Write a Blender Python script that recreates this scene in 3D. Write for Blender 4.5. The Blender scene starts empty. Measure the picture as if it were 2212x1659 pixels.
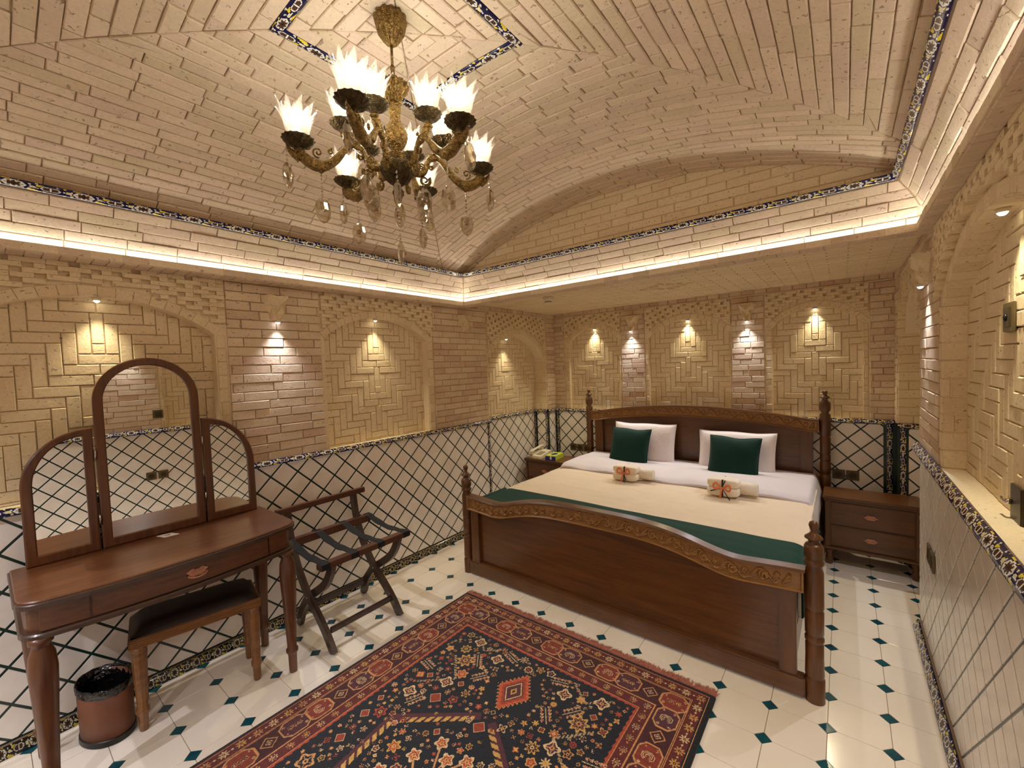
import bpy, bmesh, math, random
import numpy as np
from mathutils import Vector, Matrix
random.seed(7); RNG = np.random.RandomState(5)
SC = bpy.context.scene
COL = SC.collection
# ------------------------------------------------------------------ camera
YAW, PITCH, ROLL = -0.668085, -0.041163, -0.037397
FPX = 909.91
CAM = np.array([2.45825, -2.25284, 1.51052])
def _rot(yaw, pitch, roll):
    cy, sy, cp, sp = math.cos(yaw), math.sin(yaw), math.cos(pitch), math.sin(pitch)
    f = np.array([sy*cp, cy*cp, sp]); r = np.array([cy, -sy, 0.0]); u = np.cross(r, f)
    cr, sr = math.cos(roll), math.sin(roll)
    return cr*r + sr*u, -sr*r + cr*u, f
CR, CU, CF = _rot(YAW, PITCH, ROLL)
cam_data = bpy.data.cameras.new('camera'); cam = bpy.data.objects.new('camera', cam_data); COL.objects.link(cam)
cam_data.sensor_width = 36.0; cam_data.lens = FPX/2212*36.0; cam_data.clip_start = 0.02
cam.matrix_world = Matrix(((CR[0], CU[0], -CF[0], CAM[0]), (CR[1], CU[1], -CF[1], CAM[1]), (CR[2], CU[2], -CF[2], CAM[2]), (0, 0, 0, 1)))
SC.camera = cam
# ------------------------------------------------------------------ world, exposure, light levels
w = bpy.data.worlds.new('world'); SC.world = w; w.use_nodes = True
w.node_tree.nodes['Background'].inputs[0].default_value = (0.02, 0.018, 0.015, 1); w.node_tree.nodes['Background'].inputs[1].default_value = 0.3
vs = SC.view_settings; vs.view_transform = 'Standard'; vs.look = 'None'; vs.gamma = 1.0; vs.use_curve_mapping = False
vs.exposure = 0.0
LED_STRENGTH = 11.0
BULB_STRENGTH = 56.0
NICHE_SPOT_W = 23.0
PIER_SPOT_W = 27.0
SC.cycles.max_bounces = 9; SC.cycles.diffuse_bounces = 7; SC.cycles.use_adaptive_sampling = True; SC.cycles.adaptive_threshold = 0.03; SC.cycles.glossy_bounces = 4
SC.cycles.transparent_max_bounces = 16; SC.cycles.transmission_bounces = 6
SC.cycles.sample_clamp_indirect = 4.0; SC.cycles.caustics_reflective = False; SC.cycles.caustics_refractive = False
SC.cycles.use_denoising = True; SC.cycles.blur_glossy = 0.5
def project(P):
    d = np.asarray(P, float) - CAM; z = d@CF
    z = np.where(np.abs(z) < 1e-6, 1e-6, z)
    return 1106 + FPX*(d@CR)/z, 829.5 - FPX*(d@CU)/z, z
# ------------------------------------------------------------------ materials
MATS = {}
def rgb(r, g, b):
    f = lambda c: (c/255/12.92) if c/255 <= 0.04045 else ((c/255+0.055)/1.055)**2.4
    return (f(r), f(g), f(b), 1.0)
class NT:
    def __init__(s, name):
        s.m = bpy.data.materials.new(name); s.m.use_nodes = True; s.t = s.m.node_tree; s.t.nodes.clear()
        s.out = s.n('ShaderNodeOutputMaterial'); MATS[name] = s.m
    def n(s, typ, **kw):
        nd = s.t.nodes.new(typ)
        for k, v in kw.items(): setattr(nd, k, v)
        return nd
    def l(s, a, b): s.t.links.new(a, b)
    def pos(s, scale=(1, 1, 1)):
        g = s.n('ShaderNodeNewGeometry'); mp = s.n('ShaderNodeMapping'); mp.inputs['Scale'].default_value = scale
        s.l(g.outputs['Position'], mp.inputs['Vector']); return mp.outputs[0]
    def objc(s, scale=(1, 1, 1)):
        g = s.n('ShaderNodeTexCoord'); mp = s.n('ShaderNodeMapping'); mp.inputs['Scale'].default_value = scale
        s.l(g.outputs['Object'], mp.inputs['Vector']); return mp.outputs[0]
    def noise(s, vec, scale, detail=3, rough=0.55, dist=0.0):
        x = s.n('ShaderNodeTexNoise'); x.inputs['Scale'].default_value = scale; x.inputs['Detail'].default_value = detail
        x.inputs['Roughness'].default_value = rough; x.inputs['Distortion'].default_value = dist
        s.l(vec, x.inputs['Vector']); return x.outputs['Fac']
    def ramp(s, fac, stops):
        x = s.n('ShaderNodeValToRGB'); e = x.color_ramp.elements
        e[0].position, e[0].color = stops[0]; e[1].position, e[1].color = stops[-1]
        for p, c in stops[1:-1]:
            k = e.new(p); k.color = c
        s.l(fac, x.inputs['Fac']); return x.outputs['Color']
    def math(s, op, a, b=0.0):
        x = s.n('ShaderNodeMath', operation=op)
        for i, v in enumerate((a, b)):
            if isinstance(v, (int, float)): x.inputs[i].default_value = v
            else: s.l(v, x.inputs[i])
        return x.outputs[0]
    def mix(s, fac, a, b, mode='MIX'):
        x = s.n('ShaderNodeMix', data_type='RGBA', blend_type=mode)
        for i, v in ((0, fac), (6, a), (7, b)):
            if isinstance(v, (int, float, tuple)): x.inputs[i].default_value = v
            else: s.l(v, x.inputs[i])
        return x.outputs[2]
    def bump(s, h, strength, dist):
        b = s.n('ShaderNodeBump'); b.inputs['Strength'].default_value = strength; b.inputs['Distance'].default_value = dist
        s.l(h, b.inputs['Height']); return b.outputs[0]
    def bsdf(s, col, rough=0.6, spec=0.5, metal=0.0, normal=None, **kw):
        b = s.n('ShaderNodeBsdfPrincipled')
        for k, v in (('Base Color', col), ('Roughness', rough), ('Specular IOR Level', spec), ('Metallic', metal)):
            if isinstance(v, (int, float, tuple)): b.inputs[k].default_value = v
            else: s.l(v, b.inputs[k])
        for k, v in kw.items():
            b.inputs[k.replace('_', ' ')].default_value = v
        if normal is not None: s.l(normal, b.inputs['Normal'])
        s.l(b.outputs[0], s.out.inputs['Surface']); return b
    def piece_random(s):
        g = s.n('ShaderNodeNewGeometry'); o = s.n('ShaderNodeObjectInfo')
        return s.math('FRACT', s.math('ADD', g.outputs['Random Per Island'], o.outputs['Random']))
def brick_mat(name, cols, dark=0.35, rough=0.85, bumpd=0.004):
    t = NT(name); r = t.piece_random()
    n = len(cols); base = t.ramp(r, [(i/(n-1), c) for i, c in enumerate(cols)])
    p = t.pos()
    m1 = t.noise(p, 9.0, 4, 0.6)
    base = t.mix(t.math('MULTIPLY', t.math('SUBTRACT', m1, 0.35), dark*1.6), base, (cols[0][0]*0.5, cols[0][1]*0.45, cols[0][2]*0.4, 1))
    fine = t.noise(p, 90.0, 4, 0.7)
    base = t.mix(0.35, base, t.ramp(fine, [(0.3, (0.75, 0.73, 0.7, 1)), (0.7, (1.15, 1.13, 1.1, 1))]), 'MULTIPLY')
    pit = t.noise(t.pos((1, 1, 1.6)), 60.0, 2, 0.5, 0.6)
    pm = t.ramp(pit, [(0.66, (0, 0, 0, 1)), (0.72, (1, 1, 1, 1))])
    base = t.mix(t.math('MULTIPLY', pm, 0.5), base, (0.10, 0.055, 0.03, 1))
    h = t.math('ADD', t.math('MULTIPLY', fine, 0.5), t.math('SUBTRACT', t.math('MULTIPLY', m1, 1.5), t.math('MULTIPLY', pm, 0.8)))
    t.bsdf(base, rough, 0.25, 0, t.bump(h, 0.7, bumpd))
    return t.m
brick_mat('pier_brick', [rgb(222, 202, 174), rgb(230, 212, 184), rgb(212, 184, 160), rgb(234, 216, 188), rgb(206, 180, 152)])
brick_mat('panel_brick', [rgb(230, 212, 178), rgb(234, 217, 184), rgb(226, 206, 172), rgb(236, 220, 188)], 0.15)
brick_mat('vault_brick', [rgb(220, 202, 176), rgb(228, 208, 184), rgb(216, 194, 174), rgb(212, 196, 166), rgb(224, 202, 180)], 0.25)
brick_mat('mortar', [rgb(234, 218, 190), rgb(234, 218, 190)], 0.1, 0.9, 0.003)
brick_mat('sill_stone', [rgb(240, 228, 204), rgb(240, 228, 204)], 0.05, 0.6, 0.001)
def simple(name, col, rough=0.5, spec=0.5, metal=0.0, bump=None, **kw):
    t = NT(name); nrm = None
    if bump: nrm = t.bump(t.noise(t.pos(), bump[0], 3), bump[1], bump[2])
    t.bsdf(col, rough, spec, metal, nrm, **kw); return t.m
def mottled(name, a, b, scale, rough=0.4, spec=0.5, bump=None, rnd=0.0):
    t = NT(name); f = t.noise(t.pos(), scale, 4)
    c = t.mix(t.ramp(f, [(0.35, (0, 0, 0, 1)), (0.65, (1, 1, 1, 1))]), a, b)
    if rnd:
        c = t.mix(t.math('MULTIPLY', t.piece_random(), rnd), c, (a[0]*0.7, a[1]*0.66, a[2]*0.6, 1))
    nrm = t.bump(t.noise(t.pos(), bump[0], 3), bump[1], bump[2]) if bump else None
    t.bsdf(c, rough, spec, 0, nrm); return t.m
mottled('floor_tile', rgb(246, 236, 220), rgb(240, 228, 208), 3.0, 0.16, 0.5, (6, 0.15, 0.004), 0.12)
mottled('dado_tile', rgb(250, 245, 237), rgb(238, 230, 221), 7.0, 0.18, 0.5, (9, 0.2, 0.004), 0.12)
simple('grout', rgb(150, 126, 100), 0.9)
simple('green_strip', rgb(28, 52, 46), 0.25)
mottled('inset_tile', rgb(20, 84, 92), rgb(12, 62, 78), 14.0, 0.15)
def wood(name, a, b, axis, scale=1.0, rough=0.38, dark=0.6):
    t = NT(name)
    s = {'x': (0.9, 14, 14), 'y': (14, 0.9, 14), 'z': (14, 14, 0.9)}[axis]
    p = t.pos(tuple(v*scale for v in s))
    g1 = t.noise(p, 2.2, 4, 0.6, 1.4); g2 = t.noise(p, 14.0, 3, 0.7)
    c = t.mix(t.ramp(g1, [(0.35, (0, 0, 0, 1)), (0.62, (1, 1, 1, 1))]), a, b)
    c = t.mix(t.math('MULTIPLY', g2, dark*0.5), c, (a[0]*0.25, a[1]*0.22, a[2]*0.2, 1))
    t.bsdf(c, rough, 0.5, 0, t.bump(g2, 0.12, 0.002), Coat_Weight=0.35, Coat_Roughness=0.2); return t.m
BW_A, BW_B = rgb(82, 46, 12), rgb(106, 62, 18)
wood('bed_wood_x', BW_A, BW_B, 'x'); wood('bed_wood_z', BW_A, BW_B, 'z')
wood('carved_wood', rgb(134, 90, 36), rgb(156, 108, 46), 'x')
DW_A, DW_B = rgb(80, 43, 18), rgb(106, 61, 28)
wood('desk_wood_y', DW_A, DW_B, 'y'); wood('desk_wood_z', DW_A, DW_B, 'z')
wood('desk_edge', rgb(58, 36, 24), rgb(72, 46, 30), 'y')
wood('stool_wood', rgb(116, 74, 34), rgb(140, 92, 46), 'y', 1.4)
wood('rack_wood', rgb(74, 42, 28), rgb(96, 54, 36), 'y'); wood('rack_leg_wood', rgb(52, 36, 28), rgb(68, 46, 34), 'z')
simple('dark_leather', rgb(34, 20, 14), 0.45, 0.5, 0, (60, 0.3, 0.001))
simple('strap_web', rgb(17, 18, 21), 0.85)
def brass(name, col, rough=0.27):
    t = NT(name); p = t.pos()
    n = t.noise(p, 95, 4, 0.65, 0.8); n2 = t.noise(p, 210, 2, 0.6)
    c = t.mix(t.ramp(n, [(0.38, (0, 0, 0, 1)), (0.62, (1, 1, 1, 1))]), (col[0]*0.42, col[1]*0.38, col[2]*0.32, 1), col)
    t.bsdf(c, rough, 0.5, 0.9, t.bump(t.math('ADD', n, n2), 1.0, 0.006)); return t.m
brass('antique_brass', rgb(158, 132, 80)); brass('dark_brass', rgb(98, 84, 58), 0.5)
simple('plate_bronze', rgb(104, 90, 58), 0.4, 0.5, 0.15); simple('plate_dark', rgb(66, 56, 36), 0.4, 0.5, 0.1)
simple('copper_pull', rgb(196, 138, 110), 0.45, 0.5, 0.4, (180, 0.4, 0.001))
simple('chrome', rgb(200, 200, 200), 0.15, 0.5, 1.0)
def fabric(name, col, rough=0.9, sheen=0.3, wr=(8, 0.25, 0.01), tint=None, stripes=False):
    t = NT(name); p = t.pos()
    f = t.noise(p, 5, 3); c = t.mix(f, col, (col[0]*0.86, col[1]*0.85, col[2]*0.84, 1))
    h = t.math('ADD', t.noise(p, wr[0], 4, 0.6, 0.8), t.math('MULTIPLY', t.noise(p, 260, 2), 0.06))
    if stripes:
        wv = t.n('ShaderNodeTexWave', wave_type='BANDS', bands_direction='Z'); wv.inputs['Scale'].default_value = 38
        t.l(t.pos(), wv.inputs['Vector']); c = t.mix(t.math('MULTIPLY', wv.outputs['Fac'], 0.12), c, (1, 1, 1, 1))
    t.bsdf(c, rough, 0.2, 0, t.bump(h, wr[1], wr[2]), Sheen_Weight=sheen); return t.m
fabric('cream_cotton', rgb(226, 208, 182), wr=(7, 0.35, 0.02)); fabric('white_cotton', rgb(216, 208, 212), wr=(6, 0.3, 0.02))
fabric('pillow_cotton', rgb(236, 226, 226), wr=(9, 0.3, 0.015), stripes=True)
fabric('green_velvet', rgb(9, 50, 42), 0.8, 0.1, (20, 0.15, 0.004)); fabric('towel_terry', rgb(240, 228, 206), 0.95, 0.5, (120, 0.4, 0.003))
fabric('runner_green', rgb(5, 56, 46), 0.8, 0.04, (10, 0.15, 0.006))
simple('ribbon_orange', rgb(214, 120, 70), 0.35); simple('ribbon_black', rgb(28, 18, 30), 0.4)
simple('phone_cream', rgb(222, 214, 190), 0.4); simple('phone_key', rgb(160, 140, 124), 0.5)
simple('box_blue', rgb(34, 44, 150), 0.4); simple('box_lime', rgb(196, 208, 70), 0.4); simple('tissue_white', rgb(240, 240, 240), 0.9)
simple('detector_white', rgb(226, 214, 190), 0.5); simple('black_plastic', rgb(14, 12, 12), 0.35); simple('bag_black', rgb(16, 13, 12), 0.22, 0.6, 0, (22, 1.0, 0.02))
simple('bin_leather', rgb(112, 68, 46), 0.5, 0.4, 0, (40, 0.2, 0.002)); simple('fringe', rgb(176, 108, 90), 0.9)
simple('paper_card', rgb(236, 228, 208), 0.6); simple('mirror_glass', (0.86, 0.86, 0.82, 1), 0.0, 0.5, 1.0)
def emit(name, col, s):
    t = NT(name); e = t.n('ShaderNodeEmission'); e.inputs[0].default_value = col; e.inputs[1].default_value = s
    t.l(e.outputs[0], t.out.inputs['Surface']); return t.m
emit('led_glow', (1.0, 0.945, 0.85, 1), LED_STRENGTH); emit('bulb_glow', (1.0, 0.93, 0.80, 1), BULB_STRENGTH)
emit('lens_warm', (1.0, 0.88, 0.6, 1), 14.0); emit('lens_cool', (0.92, 0.93, 1.0, 1), 14.0)
def shade_glass():
    t = NT('shade_glass'); tr = t.n('ShaderNodeBsdfTransparent'); tr.inputs[0].default_value = (1, 0.97, 0.9, 1)
    gl = t.n('ShaderNodeBsdfGlossy'); gl.inputs['Roughness'].default_value = 0.08; gl.inputs[0].default_value = (1, 0.98, 0.93, 1)
    tl = t.n('ShaderNodeBsdfTranslucent'); tl.inputs[0].default_value = (1, 0.95, 0.85, 1)
    fr = t.n('ShaderNodeLayerWeight'); fr.inputs[0].default_value = 0.35
    m1 = t.n('ShaderNodeMixShader'); m2 = t.n('ShaderNodeMixShader'); m1.inputs[0].default_value = 0.09
    t.l(tr.outputs[0], m1.inputs[1]); t.l(tl.outputs[0], m1.inputs[2])
    t.l(t.math('MULTIPLY', fr.outputs['Facing'], 0.65), m2.inputs[0]); t.l(m1.outputs[0], m2.inputs[1]); t.l(gl.outputs[0], m2.inputs[2])
    t.l(m2.outputs[0], t.out.inputs['Surface'])
shade_glass()
def crystal():
    t = NT('crystal'); tr = t.n('ShaderNodeBsdfTransparent'); tr.inputs[0].default_value = (0.86, 0.8, 0.68, 1)
    gl = t.n('ShaderNodeBsdfGlossy'); gl.inputs['Roughness'].default_value = 0.04
    m = t.n('ShaderNodeMixShader'); fr = t.n('ShaderNodeLayerWeight'); fr.inputs[0].default_value = 0.5
    t.l(t.math('ADD', t.math('MULTIPLY', fr.outputs['Facing'], 0.5), 0.22), m.inputs[0]); t.l(tr.outputs[0], m.inputs[1]); t.l(gl.outputs[0], m.inputs[2])
    t.l(m.outputs[0], t.out.inputs['Surface'])
crystal()
def attr_mat(name, rough, spec=0.5, bump=None, sheen=0.0):
    t = NT(name); a = t.n('ShaderNodeAttribute'); a.attribute_name = 'col'
    nrm = t.bump(t.noise(t.pos(), bump[0], 2), bump[1], bump[2]) if bump else None
    t.bsdf(a.outputs['Color'], rough, spec, 0, nrm, Sheen_Weight=sheen)
attr_mat('glazed_border', 0.12); attr_mat('rug_pile', 0.95, 0.1, (420, 0.8, 0.004), 0.2)
# ------------------------------------------------------------------ object helpers
def tag(o, label=None, cat=None, group=None, kind=None):
    if label: o['label'] = label
    if cat: o['category'] = cat
    if group: o['group'] = group
    if kind: o['kind'] = kind
    return o
def empty(name, loc=(0, 0, 0), rz=0.0, label=None, cat=None, group=None, parent=None):
    o = bpy.data.objects.new(name, None); COL.objects.link(o); o.empty_display_size = 0.05
    o.location = loc; o.rotation_euler = (0, 0, rz); o.parent = parent
    return tag(o, label, cat, group)
def link(name, me, mat=None, parent=None, mw=None):
    if mat is not None and not me.materials:
        me.materials.append(MATS[mat] if isinstance(mat, str) else mat)
    o = bpy.data.objects.new(name, me); COL.objects.link(o)
    if parent is not None: o.parent = parent
    if mw is not None: o.matrix_local = mw
    return o
def mesh(name, V, F, smooth=False):
    me = bpy.data.meshes.new(name); me.from_pydata([tuple(v) for v in V], [], F); me.update()
    if smooth: me.polygons.foreach_set('use_smooth', [True]*len(me.polygons))
    return me
class MB:
    def __init__(s): s.V = []; s.F = []; s.sm = []
    def add(s, V, F, smooth=False, M=None):
        b = len(s.V)
        s.V += [tuple(M@Vector(v)) if M is not None else tuple(v) for v in V]
        s.F += [tuple(i+b for i in f) for f in F]; s.sm += [smooth]*len(F); return s
    def box(s, x0, x1, y0, y1, z0, z1, c=0.0, M=None):
        if c <= 0:
            V = [(x, y, z) for x in (x0, x1) for y in (y0, y1) for z in (z0, z1)]
            return s.add(V, [(0, 1, 3, 2), (4, 6, 7, 5), (0, 4, 5, 1), (2, 3, 7, 6), (0, 2, 6, 4), (1, 5, 7, 3)], False, M)
        bm = bmesh.new(); bmesh.ops.create_cube(bm, size=1)
        for v in bm.verts: v.co = ((x0+x1)/2+v.co.x*(x1-x0), (y0+y1)/2+v.co.y*(y1-y0), (z0+z1)/2+v.co.z*(z1-z0))
        bmesh.ops.bevel(bm, geom=bm.edges[:], offset=c, segments=2, affect='EDGES')
        bm.verts.index_update(); V = [v.co[:] for v in bm.verts]; F = [[v.index for v in f.verts] for f in bm.faces]; bm.free()
        return s.add(V, F, False, M)
    def lathe(s, prof, n=20, M=None, flute=0, fa=0.0, smooth=True, caps=True):
        V = []; F = []
        for r, z in prof:
            for k in range(n):
                a = 2*math.pi*k/n; rr = r*(1+fa*math.cos(flute*a)) if flute else r
                V.append((rr*math.cos(a), rr*math.sin(a), z))
        m = len(prof)
        for i in range(m-1):
            for k in range(n):
                k2 = (k+1) % n; F.append((i*n+k, i*n+k2, (i+1)*n+k2, (i+1)*n+k))
        if caps:
            F.append(tuple(range(n-1, -1, -1))); F.append(tuple(range((m-1)*n, m*n)))
        return s.add(V, F, smooth, M)
    def tube(s, pts, rad, n=8, closed=False, M=None, flat=None, up=None):
        P = [Vector(p) for p in pts]; m = len(P); V = []; F = []
        rad = [rad]*m if isinstance(rad, (int, float)) else rad
        nrm = Vector(up) if up else None
        for i in range(m):
            a = P[i-1] if (i > 0 or closed) else P[i]; b = P[(i+1) % m] if (i < m-1 or closed) else P[i]
            t = (b-a).normalized()
            if nrm is None:
                nrm = Vector((0, 0, 1)) if abs(t.z) < 0.9 else Vector((1, 0, 0))
            nn = (nrm - t*nrm.dot(t))
            nn = nn.normalized() if nn.length > 1e-6 else t.orthogonal().normalized()
            if not up: nrm = nn
            bb = t.cross(nn)
            for k in range(n):
                a_ = 2*math.pi*(k+0.5)/n; ra = rad[i] if not isinstance(rad[i], tuple) else 1
                if isinstance(rad[i], tuple): c_, s_ = rad[i]
                else: c_ = s_ = rad[i]
                V.append(P[i] + nn*(math.cos(a_)*c_) + bb*(math.sin(a_)*s_))
        for i in range(m if closed else m-1):
            j = (i+1) % m
            for k in range(n):
                k2 = (k+1) % n; F.append((i*n+k, i*n+k2, j*n+k2, j*n+k))
        if not closed:
            F.append(tuple(range(n-1, -1, -1))); F.append(tuple(range((m-1)*n, m*n)))
        return s.add(V, F, n > 4, M)
    def prism(s, poly, d0, d1, M=None, c=0.0):
        """poly: CCW 2D outline in the local xy plane, extruded along z from d0 to d1, chamfer c at d1"""
        n = len(poly); V = [(x, y, d0) for x, y in poly]
        if c > 0:
            V += [(x, y, d1-c) for x, y in poly] + [(x, y, d1) for x, y in inset(poly, c)]; L = 3
        else:
            V += [(x, y, d1) for x, y in poly]; L = 2
        F = [tuple(range(n-1, -1, -1)), tuple(range((L-1)*n, L*n))]
        for i in range(L-1):
            for k in range(n): F.append((i*n+k, i*n+(k+1) % n, (i+1)*n+(k+1) % n, (i+1)*n+k))
        return s.add(V, F, False, M)
    def mesh(s, name):
        me = bpy.data.meshes.new(name); me.from_pydata(s.V, [], s.F); me.update()
        me.polygons.foreach_set('use_smooth', s.sm); return me
    def build(s, name, mat, parent=None, mw=None, label=None):
        o = link(name, s.mesh(name), mat, parent, mw)
        if label: o['label'] = label
        return o
def inset(poly, d):
    n = len(poly); out = []
    for i in range(n):
        p0, p1, p2 = poly[i-1], poly[i], poly[(i+1) % n]
        e1 = (p1[0]-p0[0], p1[1]-p0[1]); e2 = (p2[0]-p1[0], p2[1]-p1[1])
        l1 = math.hypot(*e1) or 1e-9; l2 = math.hypot(*e2) or 1e-9
        n1 = (-e1[1]/l1, e1[0]/l1); n2 = (-e2[1]/l2, e2[0]/l2)
        k = 1+n1[0]*n2[0]+n1[1]*n2[1]; k = max(k, 0.35)
        out.append((p1[0]+(n1[0]+n2[0])/k*d, p1[1]+(n1[1]+n2[1])/k*d))
    return out
def clip(poly, a, b, c):
    """keep a*x+b*y<=c"""
    out = []; n = len(poly)
    for i in range(n):
        p, q = poly[i], poly[(i+1) % n]; dp = a*p[0]+b*p[1]-c; dq = a*q[0]+b*q[1]-c
        if dp <= 0: out.append(p)
        if (dp < 0 < dq) or (dq < 0 < dp):
            t = dp/(dp-dq); out.append((p[0]+(q[0]-p[0])*t, p[1]+(q[1]-p[1])*t))
    return out
def cliprect(poly, x0, x1, y0, y1):
    for h in ((1, 0, x1), (-1, 0, -x0), (0, 1, y1), (0, -1, -y0)):
        poly = clip(poly, *h)
        if len(poly) < 3: return []
    return poly
def area(poly):
    return 0.5*sum(poly[i-1][0]*poly[i][1]-poly[i][0]*poly[i-1][1] for i in range(len(poly)))
def clean(poly, e=1e-4):
    out = [p for i, p in enumerate(poly) if math.hypot(p[0]-poly[i-1][0], p[1]-poly[i-1][1]) > e]
    return out
def frame(O, u, n):
    u = Vector(u).normalized(); n = Vector(n).normalized(); v = n.cross(u)
    return Matrix(((u.x, v.x, n.x, O[0]), (u.y, v.y, n.y, O[1]), (u.z, v.z, n.z, O[2]), (0, 0, 0, 1)))
# ------------------------------------------------------------------ pieces (bricks, tiles): the largest in view are objects, the rest one joined part
PIECES = {}
MESHCACHE = {}
NO_SEE = lambda P: False
def piece(parent, name, mat, poly, fr, d0, d1, ch=0.002, jit=0.0, rot=0.0, hide=False, gap=0.0, rest=None):
    poly = clean(poly)
    if len(poly) < 3: return
    if gap: poly = inset(poly, gap)
    if area(poly) < 2.5e-5: return
    for i in range(len(poly)):
        if math.hypot(poly[i][0]-poly[i-1][0], poly[i][1]-poly[i-1][1]) < 0.004 and ch > 0.0012: ch = 0.0012
    cx = sum(p[0] for p in poly)/len(poly); cy = sum(p[1] for p in poly)/len(poly)
    loc = [(p[0]-cx, p[1]-cy) for p in poly]
    M = fr@Matrix.Translation((cx, cy, d0))
    if rot: M = M@Matrix.Rotation(random.uniform(-rot, rot), 4, 'Z')
    th = d1-d0 + (random.uniform(-jit, jit) if jit else 0)
    W = [M@Vector((p[0], p[1], th)) for p in loc]
    x, y, z = project(np.array([v[:] for v in W]))
    sc = 0.0
    if not hide and z.min() > 0.05:
        n = M.to_3x3()@Vector((0, 0, 1)); c = sum(W, Vector())/len(W)
        if n.dot(Vector(CAM)-c) > 0 and x.max() > 0 and x.min() < 2212 and y.max() > 0 and y.min() < 1659:
            sc = abs(area(list(zip(np.clip(x, 0, 2212), np.clip(y, 0, 1659)))))
            if min(x.max()-x.min(), y.max()-y.min()) < 6: sc *= 0.3
    PIECES.setdefault((parent, name, mat, rest), []).append((sc, loc, th, ch, M))
def flush_pieces(limit=300, minpx=60):
    byname = {}
    for (parent, name, mat, rest), L in PIECES.items():
        byname.setdefault((parent, name), []).extend((x[0], mat, rest, x) for x in L)
    for (parent, name), L in byname.items():
        L.sort(key=lambda x: -x[0])
        objs = [x for x in L[:limit] if x[0] >= minpx]; rest = L[len(objs):]
        for sc, mat, rs, (s_, loc, th, ch, M) in objs:
            key = (mat, tuple((round(a, 3), round(b, 3)) for a, b in loc), round(th, 3), ch)
            me = MESHCACHE.get(key)
            if me is None:
                m = MB(); m.prism([(a, b) for a, b in loc], 0, round(th, 4), None, ch); me = m.mesh(name); me.materials.append(MATS[mat]); MESHCACHE[key] = me
            o = bpy.data.objects.new(name, me); COL.objects.link(o); o.parent = parent
            o.matrix_local = parent.matrix_basis.inverted()@M
        bymat = {}
        for sc, mat, rs, x in rest: bymat.setdefault((mat, rs), []).append(x)
        for (mat, rs), X in bymat.items():
            m = MB(); inv = parent.matrix_basis.inverted()
            for s_, loc, th, ch, M in X: m.prism(loc, 0, th, inv@M, ch)
            o = m.build(rs or 'distant_'+name, mat, parent); o['kind'] = 'stuff'
    PIECES.clear()
# ------------------------------------------------------------------ glazed floral border tiles
def border_color(u, v, kind=0):
    """u along (0..1 one period), v across (-1..1); arrays -> rgb"""
    navy = np.array((rgb(20, 20, 66) if kind < 2 else rgb(30, 28, 34))[:3]); yel = np.array(rgb(222, 202, 60)[:3]); wht = np.array(rgb(228, 226, 220)[:3]); brn = np.array(rgb(74, 54, 40)[:3]); blk = np.array(rgb(22, 20, 34)[:3])
    c = np.empty(u.shape+(3,)); c[:] = navy
    X = u*6.2; Y = v
    # yellow scrolls towards the edges
    w1 = np.sin(X*2.03+1.1*np.sin(Y*3+X))+np.cos(Y*4.2+X*1.3)
    c[(w1 > 0.55) & (np.abs(Y) > 0.30)] = yel
    c[(np.abs(w1-0.55) < 0.16) & (np.abs(Y) > 0.3)] = blk
    w2 = np.sin(X*5.1+2)*np.cos(Y*6+X*2)
    c[(w2 > 0.72)] = wht
    def cart(cx, rx, ry, lobes, la):
        dx = (u-cx)*6.2; d = np.hypot(dx/rx, Y/ry); a = np.arctan2(Y/ry, dx/rx)
        return d/(1+la*np.cos(lobes*a)), a
    d, a = cart(0.27, 1.05, 0.86, 8, 0.05); c[d < 1.12] = navy; c[d < 0.95] = wht
    d2, a2 = cart(0.27, 0.72, 0.66, 8, 0.22); c[d2 < 0.92] = brn; c[d2 < 0.25] = blk
    d, a = cart(0.78, 0.85, 0.66, 2, 0.1); c[d < 1.15] = navy; c[d < 0.98] = wht; c[d < 0.8] = brn
    c[(d < 0.8) & (np.abs((u-0.78)*6.2) < 0.06)] = wht
    for cx in (0.04, 0.52):
        dd = np.hypot((u-cx)*6.2*1.4, Y*1.6); c[dd < 0.42] = wht; c[dd < 0.22] = yel
    c[np.abs(Y) > 0.93] = yel*0.9 if kind == 0 else navy
    if kind == 2: c = c*np.array([0.62, 0.60, 0.50])
    return c
BT = {}
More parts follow.
